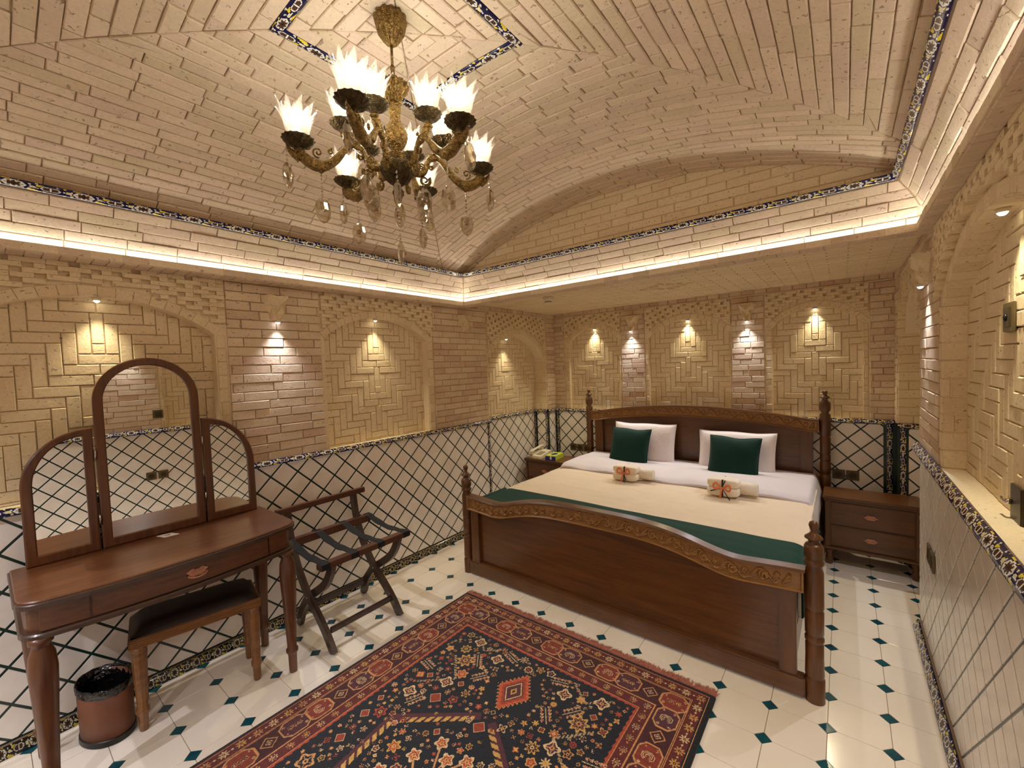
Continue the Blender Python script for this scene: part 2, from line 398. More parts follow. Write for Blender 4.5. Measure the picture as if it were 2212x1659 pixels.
def border_mesh(length, width, kind=0, nu=72, nv=13, thick=0.008):
    key = (round(length, 3), round(width, 3), kind, thick)
    if key in BT: return BT[key]
    V = []; F = []
    for j in range(nv+1):
        for i in range(nu+1):
            y = (j/nv-0.5)*width; V.append(((i/nu-0.5)*length, y, thick*(1-0.35*(2*j/nv-1)**4)))
    F = [(j*(nu+1)+i, j*(nu+1)+i+1, (j+1)*(nu+1)+i+1, (j+1)*(nu+1)+i) for j in range(nv) for i in range(nu)]
    b = len(V)
    for x, y in ((-.5, -.5), (.5, -.5), (.5, .5), (-.5, .5)): V.append((x*length, y*width, 0))
    for x, y in ((-.5, -.5), (.5, -.5), (.5, .5), (-.5, .5)): V.append((x*length, y*width, thick*0.65))
    F += [(b, b+1, b+5, b+4), (b+1, b+2, b+6, b+5), (b+2, b+3, b+7, b+6), (b+3, b, b+4, b+7), (b+3, b+2, b+1, b)]
    me = mesh('border_tile', V, F)
    a = me.color_attributes.new('col', 'FLOAT_COLOR', 'CORNER')
    uu = np.array([((i+0.5)/nu)*(length/(0.19 if kind < 2 else 0.095)) % 1.0 for j in range(nv) for i in range(nu)]); vv = np.array([((j+0.5)/nv)*2-1 for j in range(nv) for i in range(nu)])
    c = border_color(uu, vv, kind); cc = np.repeat(np.c_[c, np.ones(len(c))], 4, axis=0)
    tail = np.tile(np.array([[*rgb(22, 22, 84)[:3], 1]]), (20, 1))
    a.data.foreach_set('color', np.concatenate([cc, tail]).astype(np.float32).ravel())
    me.materials.append(MATS['glazed_border']); BT[key] = me; return me
def border_run(parent, p0, p1, n, width, kind=0, name='border_tile', thick=0.008):
    """row of glazed border tiles from p0 to p1 (points on the band's centre line), facing n"""
    p0 = Vector(p0); p1 = Vector(p1); L = (p1-p0).length; k = max(1, round(L/0.19)); l = L/k; u = (p1-p0)/L
    me = border_mesh(l-0.001, width, kind, max(10, int(72*l/0.19)), 13, thick)
    for i in range(k):
        c = p0+u*(l*(i+0.5)); o = bpy.data.objects.new(name, me); COL.objects.link(o); o.parent = parent
        o.matrix_local = parent.matrix_basis.inverted()@frame(c, u, n)
# ================================================================== ROOM
XL, XR, YB, YF = -0.24, 2.785, 1.95, -3.15
LED_X0, LED_X1, LED_Y0, LED_Y1 = -0.12, 2.715, -3.015, 0.385      # opening of the coved ceiling
ZS, ZA = 2.05, 2.10
def struct(name, label, loc=(0, 0, 0)):
    o = empty(name, loc, 0, label); o['kind'] = 'structure'; return o
def box_part(parent, name, mat, *b, c=0.0, label=None):
    m = MB(); m.box(*b, c=c); return m.build(name, mat, parent, None, label)
# ---- floor
floor = struct('floor', 'cream octagon floor tiles with small teal diamond insets')
box_part(floor, 'grout_bed', 'grout', -0.5, 3.1, YF-0.1, 2.1, -0.05, -0.003)
P = 0.2; q = 0.031
RUG = (0.465, 2.007, -2.72, -0.30)
ff = frame((0, 0, -0.004), (1, 0, 0), (0, 0, 1))
for i in range(-2, 16):
    for j in range(-10, 17):
        x0, y0 = i*P, -j*P
        if y0 < YF-0.2: continue
        poly = [(x0+q, y0-P), (x0+P-q, y0-P), (x0+P, y0-P+q), (x0+P, y0-q), (x0+P-q, y0), (x0+q, y0), (x0, y0-q), (x0, y0-P+q)]
        poly = cliprect(poly, -0.40, 2.96, YF, YB+0.02)
        if not poly: continue
        cx, cy = x0+P/2, y0-P/2
        hid = (RUG[0]+.1 < cx < RUG[1]-.1 and RUG[2] < cy < RUG[3]-.1) or (0.35 < cx < 2.2 and cy > 0.1)
        piece(floor, 'floor_tile', 'floor_tile', poly, ff, 0, 0.004, 0.0007, 0.0, 0, hid, 0.0011)
        d = [(x0-q, y0), (x0, y0-q), (x0+q, y0), (x0, y0+q)]; d = cliprect(d, -0.40, 2.96, YF, YB+0.02)
        hid = (RUG[0] < x0 < RUG[1] and RUG[2] < y0 < RUG[3]-.02) or (0.3 < x0 < 2.25 and y0 > 0.0)
        if d: piece(floor, 'diamond_inset', 'inset_tile', d, ff, 0, 0.004, 0.0006, 0.0, 0, hid, 0.0011)
# ---- generic wall fillers
def courses(parent, fr, u0, u1, z0, z1, h=0.052, L=0.2, mat='pier_brick', name='brick', d=0.012, gap=0.0035, off=0.0, jit=0.0025, clipf=None):
    nrow = max(1, round((z1-z0)/h)); hh = (z1-z0)/nrow
    for r in range(nrow):
        s = off + (r % 2)*L*0.5 + random.uniform(-.03, .03)
        u = u0 - L + (s % L)
        while u < u1:
            l = L*random.uniform(0.9, 1.1)
            poly = cliprect([(u, z0+r*hh), (u+l, z0+r*hh), (u+l, z0+(r+1)*hh), (u, z0+(r+1)*hh)], u0, u1, z0, z1)
            if poly and clipf: poly = clipf(poly)
            if poly and area(poly) > 4e-4:
                piece(parent, name, mat, poly, fr, 0, d, 0.003, jit, 0.004, False, gap/2)
            u += l
def herring(parent, fr, u0, u1, z0, z1, cx, a, mat='panel_brick', d=0.011, ztop=None, name='brick'):
    """mirrored herringbone of 3:1 bricks"""
    zt = ztop or z1; ni = int((max(u1-cx, cx-u0))/a)+4; nj = int((zt-z0)/a)+4
    def put(i0, i1, j0, j1):
        x0, x1 = (i0-0.5)*a, (i1+0.5)*a
        zt1, zb = zt-j0*a, zt-(j1+1)*a
        if x0 < 0.001:
            if x1 <= 0.001: return
            rects = [(cx-x1, cx+x1)]
        else: rects = [(cx+x0, cx+x1), (cx-x1, cx-x0)]
        for r0, r1 in rects:
            if r1-r0 > 3.6*a:
                parts = [(r0, (r0+r1)/2), ((r0+r1)/2, r1)]
            else: parts = [(r0, r1)]
            for s0, s1 in parts:
                poly = cliprect([(s0, zb), (s1, zb), (s1, zt1), (s0, zt1)], u0, u1, z0, z1)
                if poly: piece(parent, name, mat, poly, fr, 0, d, 0.003, 0.002, 0.006, False, 0.0016)
    for j in range(-3, nj):
        for i in range(-3, ni):
            dd = (i-j) % 6
            if dd == 0: put(i, i+2, j, j)
            if dd == 5 and i >= 0: put(i, i, j, j+2)
def arch_pts(u0, u1, zs, za, n=24):
    c = (u0+u1)/2; h = (u1-u0)/2; r = za-zs; R = (h*h+r*r)/(2*r); cz = za-R; a = math.asin(min(1, h/R))
    return [(c+R*math.sin(t), cz+R*math.cos(t)) for t in np.linspace(-a, a, n)], (c, cz, R, a)
def arch_front(parent, fr, U0, U1, u0, u1, z0, z1, zs, za, depth, mat='mortar', name='arch_wall'):
    """flat front wall U0..U1 x z0..z1 with an arched opening u0..u1, thickness depth behind the face"""
    m = MB(); pts, _ = arch_pts(u0, u1, zs, za)
    if u0 > U0: m.prism([(U0, z0), (u0, z0), (u0, zs), (U0, zs)], -depth, 0, fr)
    if U1 > u1: m.prism([(u1, z0), (U1, z0), (U1, zs), (u1, zs)], -depth, 0, fr)
    if u0 > U0: m.prism([(U0, zs), (u0, zs), (u0, z1), (U0, z1)], -depth, 0, fr)
    if U1 > u1: m.prism([(u1, zs), (U1, zs), (U1, z1), (u1, z1)], -depth, 0, fr)
    for a, b in zip(pts[:-1], pts[1:]): m.prism([a, b, (b[0], z1), (a[0], z1)], -depth, 0, fr)
    return m.build(name, mat, parent)
def voussoirs(parent, fr, u0, u1, zs, za, wid=0.048, d=0.006, n=None, name='arch_brick'):
    pts, (c, cz, R, a) = arch_pts(u0, u1, zs, za); n = n or max(9, int(2*a*R/0.06))
    for k in range(n):
        t0, t1 = -a+2*a*k/n, -a+2*a*(k+1)/n
        poly = [(c+R*math.sin(t0), cz+R*math.cos(t0)), (c+R*math.sin(t1), cz+R*math.cos(t1)), (c+(R+wid)*math.sin(t1), cz+(R+wid)*math.cos(t1)), (c+(R+wid)*math.sin(t0), cz+(R+wid)*math.cos(t0))]
        piece(parent, name, 'panel_brick', poly[::-1] if area(poly) < 0 else poly, fr, 0, d, 0.0015, 0.001, 0, False, 0.0006)
def mosaic(parent, fr, U0, U1, u0, u1, zs, za, z1, cw=0.034, chh=0.0215, wid=0.05, d=0.022, name='mosaic_block', zlow=None, holes=False):
    """relief of stepped brick crosses in the spandrels above an arch"""
    pts, (c, cz, R, a) = arch_pts(u0, u1, zs, za)
    nu = int((U1-U0)/cw); cw = (U1-U0)/nu; z = z1; r = 0; zl = zlow if zlow else zs-0.05
    while z-chh > zl:
        run = None
        for i in range(nu+1):
            raised = False
            if i < nu:
                uc = U0+(i+0.5)*cw; zc = z-chh/2
                if math.hypot(uc-c, zc-cz) > R+wid+0.008 and (zc > zs-0.03 or uc < u0-wid or uc > u1+wid):
                    if holes and (i+2*r) % 5 != 0: raised = True
                    best = 9
                    for k in (() if holes else range(-1, 2)):
                        rowc = round(r/3)+k
                        x0 = 3*(rowc % 2); dx = (i-x0) % 6; dx = min(dx, 6-dx); dz = abs(r-3*rowc); best = min(best, (dx+dz) if True else 0)
                        if dx+dz <= 2 and (dx+dz) != 0: raised = True
                        if dx == 3 and dz == 0: raised = True
            if raised:
                if run is None: run = i
                if i-run >= 2: pass
            if (not raised or i == nu or (run is not None and i-run >= 2)) and run is not None:
                e = i if not raised else i+1
                if i == nu: e = nu
                poly = [(U0+run*cw, z-chh), (U0+e*cw, z-chh), (U0+e*cw, z), (U0+run*cw, z)]
                piece(parent, name, 'panel_brick', poly, fr, 0, d, 0.001, 0.0015, 0.004, False, 0.0004)
                run = None
        z -= chh; r += 1
def lattice(parent, fr, u0, u1, z0, z1, nu, nz=0.825, a=0.080, b=0.0785, name='dado_tile'):
    """diamond marble tiles over green strips; nu,nz = one lattice crossing"""
    i0 = int((u0-nu)/a)-3; i1 = int((u1-nu)/a)+3; j0 = int((z0-nz)/b)-3; j1 = int((z1-nz)/b)+3
    for i in range(i0, i1):
        for j in range(j0, j1):
            if (i+j) % 2 == 0: continue
            cx, cz = nu+i*a, nz+j*b
            poly = cliprect([(cx-a, cz), (cx, cz-b), (cx+a, cz), (cx, cz+b)], u0, u1, z0, z1)
            if not poly: continue
            piece(parent, name, 'dado_tile', poly, fr, 0, 0.0035, 0.0008, 0, 0, False, 0.0052)
def strip(parent, fr, u0, u1, z0, z1, mat='green_strip', name='glazed_strip', d=0.002):
    m = MB(); m.prism([(u0, z0), (u1, z0), (u1, z1), (u0, z1)], -0.01, d, fr); return m.build(name, mat, parent)
# ---- left wall (u = +y, n = +x)
WL = struct('wall_left', 'left brick wall with arched herringbone niches above a lattice tiled dado')
box_part(WL, 'wall_core', 'mortar', -0.75, XL-0.085, YF-0.2, 0.79, 0, 2.35)
box_part(WL, 'wall_core', 'mortar', -0.75, -0.385, 0.79, 2.15, 0, 2.35)
fL = lambda d: frame((XL+d, 0, 0), (0, 1, 0), (1, 0, 0))
box_part(WL, 'dado_base', 'green_strip', XL-0.085, XL-0.002, YF, 0.79, 0.0, 0.985)
lattice(WL, fL(-0.0025), YF, 0.79, 0.05, 0.975, -1.118)
box_part(WL, 'niche_sill', 'sill_stone', XL-0.085, XL, YF, 0.79, 0.985, 1.0)
# pier and spandrel fronts
N1, N2, N3 = (-2.34, -1.435), (-0.815, 0.055), (0.805, 1.77)
arch_front(WL, fL(-0.010), -2.395, -1.38, *N1, 1.0, ZS, 1.745, 1.905, 0.08)
arch_front(WL, fL(-0.010), -0.84, 0.12, *N2, 1.0, ZS, 1.745, 1.905, 0.08)
arch_front(WL, fL(-0.010), 0.79, 1.785, 0.805, 1.785, 1.0, 2.10, 1.575, 1.845, 0.14)
box_part(WL, 'pier', 'mortar', XL-0.085, XL-0.010, -1.38, -0.84, 1.0, ZS)
box_part(WL, 'pier', 'mortar', XL-0.085, XL-0.010, 0.12, 0.79, 1.0, 2.10)
box_part(WL, 'pier', 'mortar', XL-0.085, XL-0.010, YF, -2.395, 1.0, ZS)
courses(WL, fL(-0.010), -1.378, -0.842, 1.002, ZS-0.005)
courses(WL, fL(-0.010), 0.122, 0.79, 1.002, 2.095)
courses(WL, fL(-0.010), YF, -2.40, 1.002, ZS-0.005)
for (a, b, U0, U1) in ((N1[0], N1[1], -2.395, -1.38), (N2[0], N2[1], -0.84, 0.12)):
    if U1-b > 0.03: courses(WL, fL(-0.010), b+0.004, U1-0.004, 1.002, 1.745, 0.075, 0.3, 'panel_brick', d=0.007)
    if a-U0 > 0.03: courses(WL, fL(-0.010), U0+0.004, a-0.004, 1.002, 1.745, 0.075, 0.3, 'panel_brick', d=0.007)
    voussoirs(WL, fL(-0.010), a, b, 1.745, 1.905, 0.05)
    herring(WL, fL(-0.085), a-0.02, b+0.02, 1.0, 1.93, (a+b)/2, 0.0484, ztop=1.885)
mosaic(WL, fL(-0.010), -2.39, -1.385, *N1, 1.745, 1.905, ZS-0.004)
mosaic(WL, fL(-0.010), -0.835, 0.115, *N2, 1.745, 1.905, ZS-0.004, cw=0.0265, chh=0.0235, holes=True)
mosaic(WL, fL(-0.010), 0.80, 1.775, 0.805, 1.785, 1.575, 1.845, 2.045, cw=0.0265, chh=0.0235, zlow=1.58, holes=True)
voussoirs(WL, fL(-0.010), 0.805, 1.785, 1.575, 1.845, 0.055)
herring(WL, frame((-0.385, 0, 0), (0, 1, 0), (1, 0, 0)), 0.79, 1.77, 1.0, 1.87, 1.2875, 0.0484, ztop=1.80)
strip(WL, frame((-0.385, 0, 0), (0, 1, 0), (1, 0, 0)), 0.79, 1.77, 0, 1.0)
lattice(WL, frame((-0.383, 0, 0), (0, 1, 0), (1, 0, 0)), 0.80, 1.745, 0.02, 0.975, 1.27)
# far jamb and corner pier of the deep niche
fJ = frame((0, 1.77, 0), (1, 0, 0), (0, -1, 0))
box_part(WL, 'corner_pier', 'mortar', -0.385, -0.216, 1.775, 2.0, 0, 2.10)
box_part(WL, 'niche_jamb', 'mortar', -0.385, -0.252, 1.772, 1.78, 1.0, 1.9)
courses(WL, frame((0, 1.775, 0), (1, 0, 0), (0, -1, 0)), -0.385, -0.212, 1.002, 1.70, 0.075, 0.3, 'panel_brick', d=0.008, off=0.1)
strip(WL, frame((0, 1.773, 0), (1, 0, 0), (0, -1, 0)), -0.385, -0.212, 0, 1.0); lattice(WL, frame((0, 1.770, 0), (1, 0, 0), (0, -1, 0)), -0.36, -0.235, 0.02, 0.975, -0.298, 0.841)
fP = frame((-0.216, 0, 0), (0, 1, 0), (1, 0, 0))
courses(WL, fP, 1.777, 1.95, 1.002, 2.095, 0.052, 0.17)
strip(WL, fP, 1.77, 1.95, 0, 1.0); lattice(WL, frame((-0.2135, 0, 0), (0, 1, 0), (1, 0, 0)), 1.80, 1.94, 0.02, 0.975, 1.87, 0.841)
# glazed border tiles of the left wall
border_run(WL, (XL+0.012, YF, 0.990), (XL+0.012, 0.79, 0.990), (1, 0, 0.35), 0.033, thick=0.012)
border_run(WL, (-0.373, 0.80, 0.990), (-0.373, 1.77, 0.990), (1, 0, 0.35), 0.033, thick=0.012)
border_run(WL, (-0.385, 1.760, 0.990), (-0.205, 1.760, 0.990), (0, -1, 0.35), 0.033, thick=0.012)
border_run(WL, (-0.204, 1.765, 0.990), (-0.204, 1.95, 0.990), (1, 0, 0.35), 0.033, thick=0.012)
border_run(WL, (XL+0.002, 0.776, 0.05), (XL+0.002, 0.776, 0.975), (1, 0, 0), 0.026, 1)
border_run(WL, (-0.379, 1.755, 0.0), (-0.379, 1.755, 0.975), (1, 0, 0), 0.03, 1)
border_run(WL, (-0.225, 1.766, 0.0), (-0.225, 1.766, 0.975), (0, -1, 0), 0.03, 1)
# ---- back wall (u = +x, n = -y)
WB = struct('wall_back', 'back brick wall with three arched niches above the bed')
fB = lambda d: frame((0, YB-d, 0), (1, 0, 0), (0, -1, 0))
box_part(WB, 'wall_core', 'mortar', -0.6, 3.2, YB+0.045, YB+0.3, 0, 2.35)
box_part(WB, 'dado_base', 'green_strip', -0.3, 2.9, YB+0.001, YB+0.045, 0, 0.985)
box_part(WB, 'niche_sill', 'sill_stone', -0.3, 2.9, YB-0.006, YB+0.045, 0.985, 1.0)
lattice(WB, fB(0.0), -0.17, 2.72, 0.02, 0.975, 2.399, 0.9295)
NB = [(-0.008, 0.595, -0.07, 0.62), (0.915, 1.65, 0.875, 1.665), (1.98, 2.57, 1.925, 2.61)]
for a, b, U0, U1 in NB:
    arch_front(WB, fB(-0.010), U0, U1, a, b, 1.0, 2.10, 1.745, 1.9, 0.035)
    voussoirs(WB, fB(-0.010), a, b, 1.745, 1.9, 0.05)
    herring(WB, fB(-0.045), a-0.02, b+0.02, 1.0, 1.93, (a+b)/2, 0.0484, ztop=1.88)
    mosaic(WB, fB(-0.010), U0+0.004, U1-0.004, a, b, 1.745, 1.9, 2.045, cw=0.0245, chh=0.0225, zlow=1.76, holes=True)
    courses(WB, fB(-0.010), U0+0.003, a-0.003, 1.002, 1.745, 0.055, 0.2, 'panel_brick', d=0.007)
    courses(WB, fB(-0.010), b+0.003, U1-0.003, 1.002, 1.745, 0.055, 0.2, 'panel_brick', d=0.007)
for u0, u1 in ((-0.30, -0.07), (0.62, 0.875), (1.665, 1.925), (2.61, 2.85)):
    box_part(WB, 'pier', 'mortar', u0, u1, YB+0.010, YB+0.045, 1.0, 2.10)
    courses(WB, fB(-0.010), u0+0.002, u1-0.002, 1.002, 2.045, 0.05, 0.15)
border_run(WB, (-0.205, YB-0.012, 0.990), (2.755, YB-0.012, 0.990), (0, -1, 0.35), 0.033, thick=0.012)
border_run(WB, (-0.183, YB-0.002, 0.0), (-0.183, YB-0.002, 0.975), (0, -1, 0), 0.038, 1)
border_run(WB, (2.726, YB-0.002, 0.0), (2.726, YB-0.002, 0.975), (0, -1, 0), 0.03, 1)
strip(WB, fB(0.003), 2.690, 2.710, 0, 0.975)
# ---- right wall (u = -y, n = -x)
WR = struct('wall_right', 'right brick wall with a long arched niche above a lattice tiled dado')
fR = lambda d: frame((XR-d, 0, 0), (0, -1, 0), (-1, 0, 0))
Y_END = 0.93
box_part(WR, 'wall_core', 'mortar', XR+0.09, 3.3, YF-0.2, Y_END, 0, 2.35)
box_part(WR, 'wall_core', 'mortar', 2.94, 3.3, Y_END, 2.15, 0, 2.35)
box_part(WR, 'dado_base', 'green_strip', XR+0.002, XR+0.09, YF, Y_END, 0, 0.985)
box_part(WR, 'niche_sill', 'sill_stone', XR+0.0, XR+0.09, YF, Y_END, 0.985, 1.0)
lattice(WR, fR(-0.0025), -Y_END, -YF, 0.05, 0.975, -0.343)
NR = (-0.32, 1.06)                                  # in u = -y
arch_front(WR, fR(-0.010), -0.365, 1.10, *NR, 1.0, ZS, 1.70, 1.925, 0.085)
box_part(WR, 'pier', 'mortar', XR+0.010, XR+0.095, 0.365, Y_END, 1.0, 2.10)
box_part(WR, 'pier', 'mortar', XR+0.010, XR+0.095, YF, -1.10, 1.0, ZS)
courses(WR, fR(-0.010), -Y_END+0.003, -0.367, 1.002, ZS-0.004)
courses(WR, fR(-0.010), 1.102, -YF, 1.002, ZS-0.004)
courses(WR, fR(-0.010), -0.362, NR[0]-0.002, 1.002, 1.70, 0.075, 0.3, 'panel_brick', d=0.007)
courses(WR, fR(-0.010), NR[1]+0.002, 1.098, 1.002, 1.70, 0.075, 0.3, 'panel_brick', d=0.007)
voussoirs(WR, fR(-0.010), *NR, 1.70, 1.925, 0.045)
mosaic(WR, fR(-0.010), -0.362, 1.098, *NR, 1.70, 1.925, ZS-0.004, d=0.030, wid=0.045)
herring(WR, fR(-0.090), NR[0]-0.02, NR[1]+0.02, 1.0, 1.95, (NR[0]+NR[1])/2, 0.0484, ztop=1.91)
courses(WR, frame((0, -NR[0]+0.002, 0), (1, 0, 0), (0, -1, 0)), XR+0.004, XR+0.09, 1.002, 1.70, 0.078, 0.3, 'panel_brick', d=0.006)
# intrados bricks of the long niche
pts, (ac, acz, aR, aa) = arch_pts(*NR, 1.70, 1.925)
nk = 26
for k in range(nk):
    t0, t1 = -aa+2*aa*k/nk, -aa+2*aa*(k+1)/nk; tm = (t0+t1)/2
    O = (XR+0.045, -(ac+aR*math.sin(tm)), acz+aR*math.cos(tm)); nn = (0, math.sin(tm), -math.cos(tm)); l = 2*aR*math.sin((t1-t0)/2)
    piece(WR, 'arch_brick', 'panel_brick', [(-.042, -l/2), (.042, -l/2), (.042, l/2), (-.042, l/2)], frame(O, (1, 0, 0), nn), 0, 0.005, 0.0015, 0.001, 0, False, 0.001)
# deep niche in the right side of the bed alcove
box_part(WR, 'corner_pier', 'mortar', 2.766, 3.3, 1.775, 2.0, 0, 2.10)
fj2 = frame((0, 1.775, 0), (1, 0, 0), (0, -1, 0))
courses(WR, fj2, 2.758, 2.94, 1.002, 1.86, 0.060, 0.4, 'panel_brick', d=0.008, off=0.1)
strip(WR, frame((0, 1.773, 0), (1, 0, 0), (0, -1, 0)), 2.758, 2.94, 0, 1.0); lattice(WR, frame((0, 1.770, 0), (1, 0, 0), (0, -1, 0)), 2.81, 2.94, 0.02, 0.975, 2.875, 0.87)
courses(WR, frame((2.766, 0, 0), (0, -1, 0), (-1, 0, 0)), -1.95, -1.777, 1.002, 2.095, 0.052, 0.17)
strip(WR, frame((2.766, 0, 0), (0, -1, 0), (-1, 0, 0)), -1.95, -1.772, 0, 1.0)
arch_front(WR, fR(-0.010), -1.785, -0.93, -1.785, -0.99, 1.0, 2.10, 1.60, 1.86, 0.14)
mosaic(WR, fR(-0.010), -1.77, -0.94, -1.785, -0.99, 1.60, 1.86, 2.045, cw=0.0265, chh=0.0235, zlow=1.6, holes=True)
herring(WR, frame((2.94, 0, 0), (0, -1, 0), (-1, 0, 0)), -1.77, -0.94, 1.0, 1.9, -1.37, 0.0484, ztop=1.80)
strip(WR, frame((2.94, 0, 0), (0, -1, 0), (-1, 0, 0)), -1.77, -0.93, 0, 1.0); lattice(WR, frame((2.938, 0, 0), (0, -1, 0), (-1, 0, 0)), -1.76, -0.94, 0.02, 0.975, -1.27)
border_run(WR, (XR-0.014, Y_END+0.01, 0.990), (XR-0.014, YF, 0.990), (-1, 0, 0.55), 0.046, thick=0.014)
border_run(WR, (2.755, 1.760, 0.990), (2.94, 1.760, 0.990), (0, -1, 0.35), 0.033, thick=0.012)
border_run(WR, (2.785, 1.766, 0.0), (2.785, 1.766, 0.975), (0, -1, 0), 0.03, 1)
strip(WR, frame((0, 1.770, 0), (1, 0, 0), (0, -1, 0)), 2.803, 2.812, 0, 0.975)
# ---- front wall behind the camera
WF = struct('wall_front', 'front wall behind the camera with the same plastered brick')
box_part(WF, 'wall_core', 'mortar', -0.75, 3.3, YF-0.3, YF, 0, 2.35)
courses(WF, frame((0, YF, 0), (-1, 0, 0), (0, 1, 0)), -XR, -XL, 1.0, ZS, 0.052, 0.2)
lattice(WF, frame((0, YF, 0), (-1, 0, 0), (0, 1, 0)), -XR, -XL, 0.02, 0.985, 0.0)
# ---- baseboards of glazed tiles
BL = struct('baseboard_left', 'floral glazed tile skirting along the left wall'); BR = struct('baseboard_right', 'floral glazed tile skirting along the right wall')
border_run(BL, (XL+0.020, YF, 0.022), (XL+0.020, 0.79, 0.022), (1, 0, 0.45), 0.048, 2, thick=0.006)
box_part(BL, 'backing', 'grout', XL-0.005, XL+0.012, YF, 0.79, 0.0, 0.045)
border_run(BR, (XR-0.020, 0.86, 0.024), (XR-0.020, YF, 0.024), (-1, 0, 0.45), 0.052, 0, thick=0.006)
box_part(BR, 'backing', 'grout', XR-0.012, XR+0.005, YF, 0.86, 0.0, 0.045)
# ---- ceiling: vault, tympana, soffits
CE = struct('ceiling', 'shallow brick barrel vault with mitred courses and a square of floral tiles')
VX, VZ, VR = 1.30, -0.615, 3.25
YC = (LED_Y0+LED_Y1)/2                                        # centre of the vault along the room
V0, V1 = LED_Y0-0.015, 0.40
def vault_shell(y0, y1, R, name='vault_shell'):
    m = MB(); n = 48; S = 1.52; V = []; F = []
    for i in range(n+1):
        a = (-S+2*S*i/n)/VR
        for y in (y0, y1):
            for RR in (R, R+0.12): V.append((VX+RR*math.sin(a), y, VZ+RR*math.cos(a)))
    for i in range(n):
        b = i*4; F += [(b, b+2, b+6, b+4), (b+1, b+5, b+7, b+3), (b, b+4, b+5, b+1), (b+2, b+3, b+7, b+6)]
    m.add(V, F, False); return m.build(name, 'mortar', CE)
vault_shell(V0-0.1, V1+0.12, VR+0.011)
def vframe(s, y):
    a = s/VR; return frame((VX+(VR+0.011)*math.sin(a), y, VZ+(VR+0.011)*math.cos(a)), (math.cos(a), 0, -math.sin(a)), (-math.sin(a), 0, -math.cos(a)))
SQ = 0.258; PV = 0.0480; SS = 0.0; SY = -1.315                # inner half size of the square, course pitch
def vpiece(poly, name='brick'):
    poly = cliprect(poly, -1.50, 1.50, V0, V1)
    if len(poly) < 3 or area(poly) < 3e-4: return
    cs = sum(p[0] for p in poly)/len(poly); cy = sum(p[1] for p in poly)/len(poly)
    loc = [(p[0]-cs, -(p[1]-cy)) for p in poly][::-1]
    piece(CE, name, 'vault_brick', loc, vframe(cs, cy), 0, 0.012, 0.003, 0.003, 0.003, False, 0.0018)
def ring_courses(off0, kmax, pitch, L=0.19):
    for k in range(kmax):
        o0 = off0+k*pitch; o1 = o0+pitch
        for side in range(4):
            t = -2.2+random.uniform(0, L)
            while t < 2.2:
                l = L*random.uniform(0.85, 1.12)
                if side == 0: poly = [(SS+o0, SY+t), (SS+o1, SY+t), (SS+o1, SY+t+l), (SS+o0, SY+t+l)]; cl = [(-1, 1, SY-SS), (-1, -1, -SY-SS)]
                elif side == 1: poly = [(SS-o1, SY+t), (SS-o0, SY+t), (SS-o0, SY+t+l), (SS-o1, SY+t+l)]; cl = [(1, 1, SY+SS), (1, -1, SS-SY)]
                elif side == 2: poly = [(SS+t, SY+o0), (SS+t+l, SY+o0), (SS+t+l, SY+o1), (SS+t, SY+o1)]; cl = [(1, -1, SS-SY), (-1, -1, -SS-SY)]
                else: poly = [(SS+t, SY-o1), (SS+t+l, SY-o1), (SS+t+l, SY-o0), (SS+t, SY-o0)]; cl = [(1, 1, SS+SY), (-1, 1, SY-SS)]
                for h in cl:
                    poly = clip(poly, *h)
                    if len(poly) < 3: break
                if len(poly) >= 3: vpiece(poly)
                t += l
ring_courses(SQ+0.034, 31, PV)
ring_courses(0.0, 5, SQ/5, 0.16)
for side in range(4):                                          # glazed square
    a, b = SQ+0.017, SQ+0.017
    for k in range(3):
        l = 2*(SQ+0.034)/3; t = -(SQ+0.034)+l*(k+0.5)
        s, y = ((b, t), (-b, t), (t, b), (t, -b))[side]
        f_ = vframe(SS+s, SY+y); me = border_mesh(l-0.001, 0.034, 0, 72, 13, 0.014)
        o = bpy.data.objects.new('border_tile', me); COL.objects.link(o); o.parent = CE
        if side < 2: f_ = f_@Matrix.Rotation(math.pi/2, 4, 'Z')
        o.matrix_local = f_
for yy, sgn, fr_ in ((V1, 1, frame((0, V1, 0), (1, 0, 0), (0, -1, 0))), (V0, -1, frame((0, V0, 0), (-1, 0, 0), (0, 1, 0)))):
    box_part(CE, 'tympanum', 'mortar', -0.35, 2.95, min(yy+sgn*0.010, yy+sgn*0.12), max(yy+sgn*0.010, yy+sgn*0.12), 2.29, 2.75)
    u0, u1 = (-0.15, 2.75) if sgn > 0 else (-2.75, 0.15)
    courses(CE, frame((0, yy+sgn*0.010, 0), (sgn, 0, 0), (0, -sgn, 0)), u0, u1, 2.305, 2.66, 0.050, 0.2, 'panel_brick' if sgn > 0 else 'vault_brick', d=0.008)
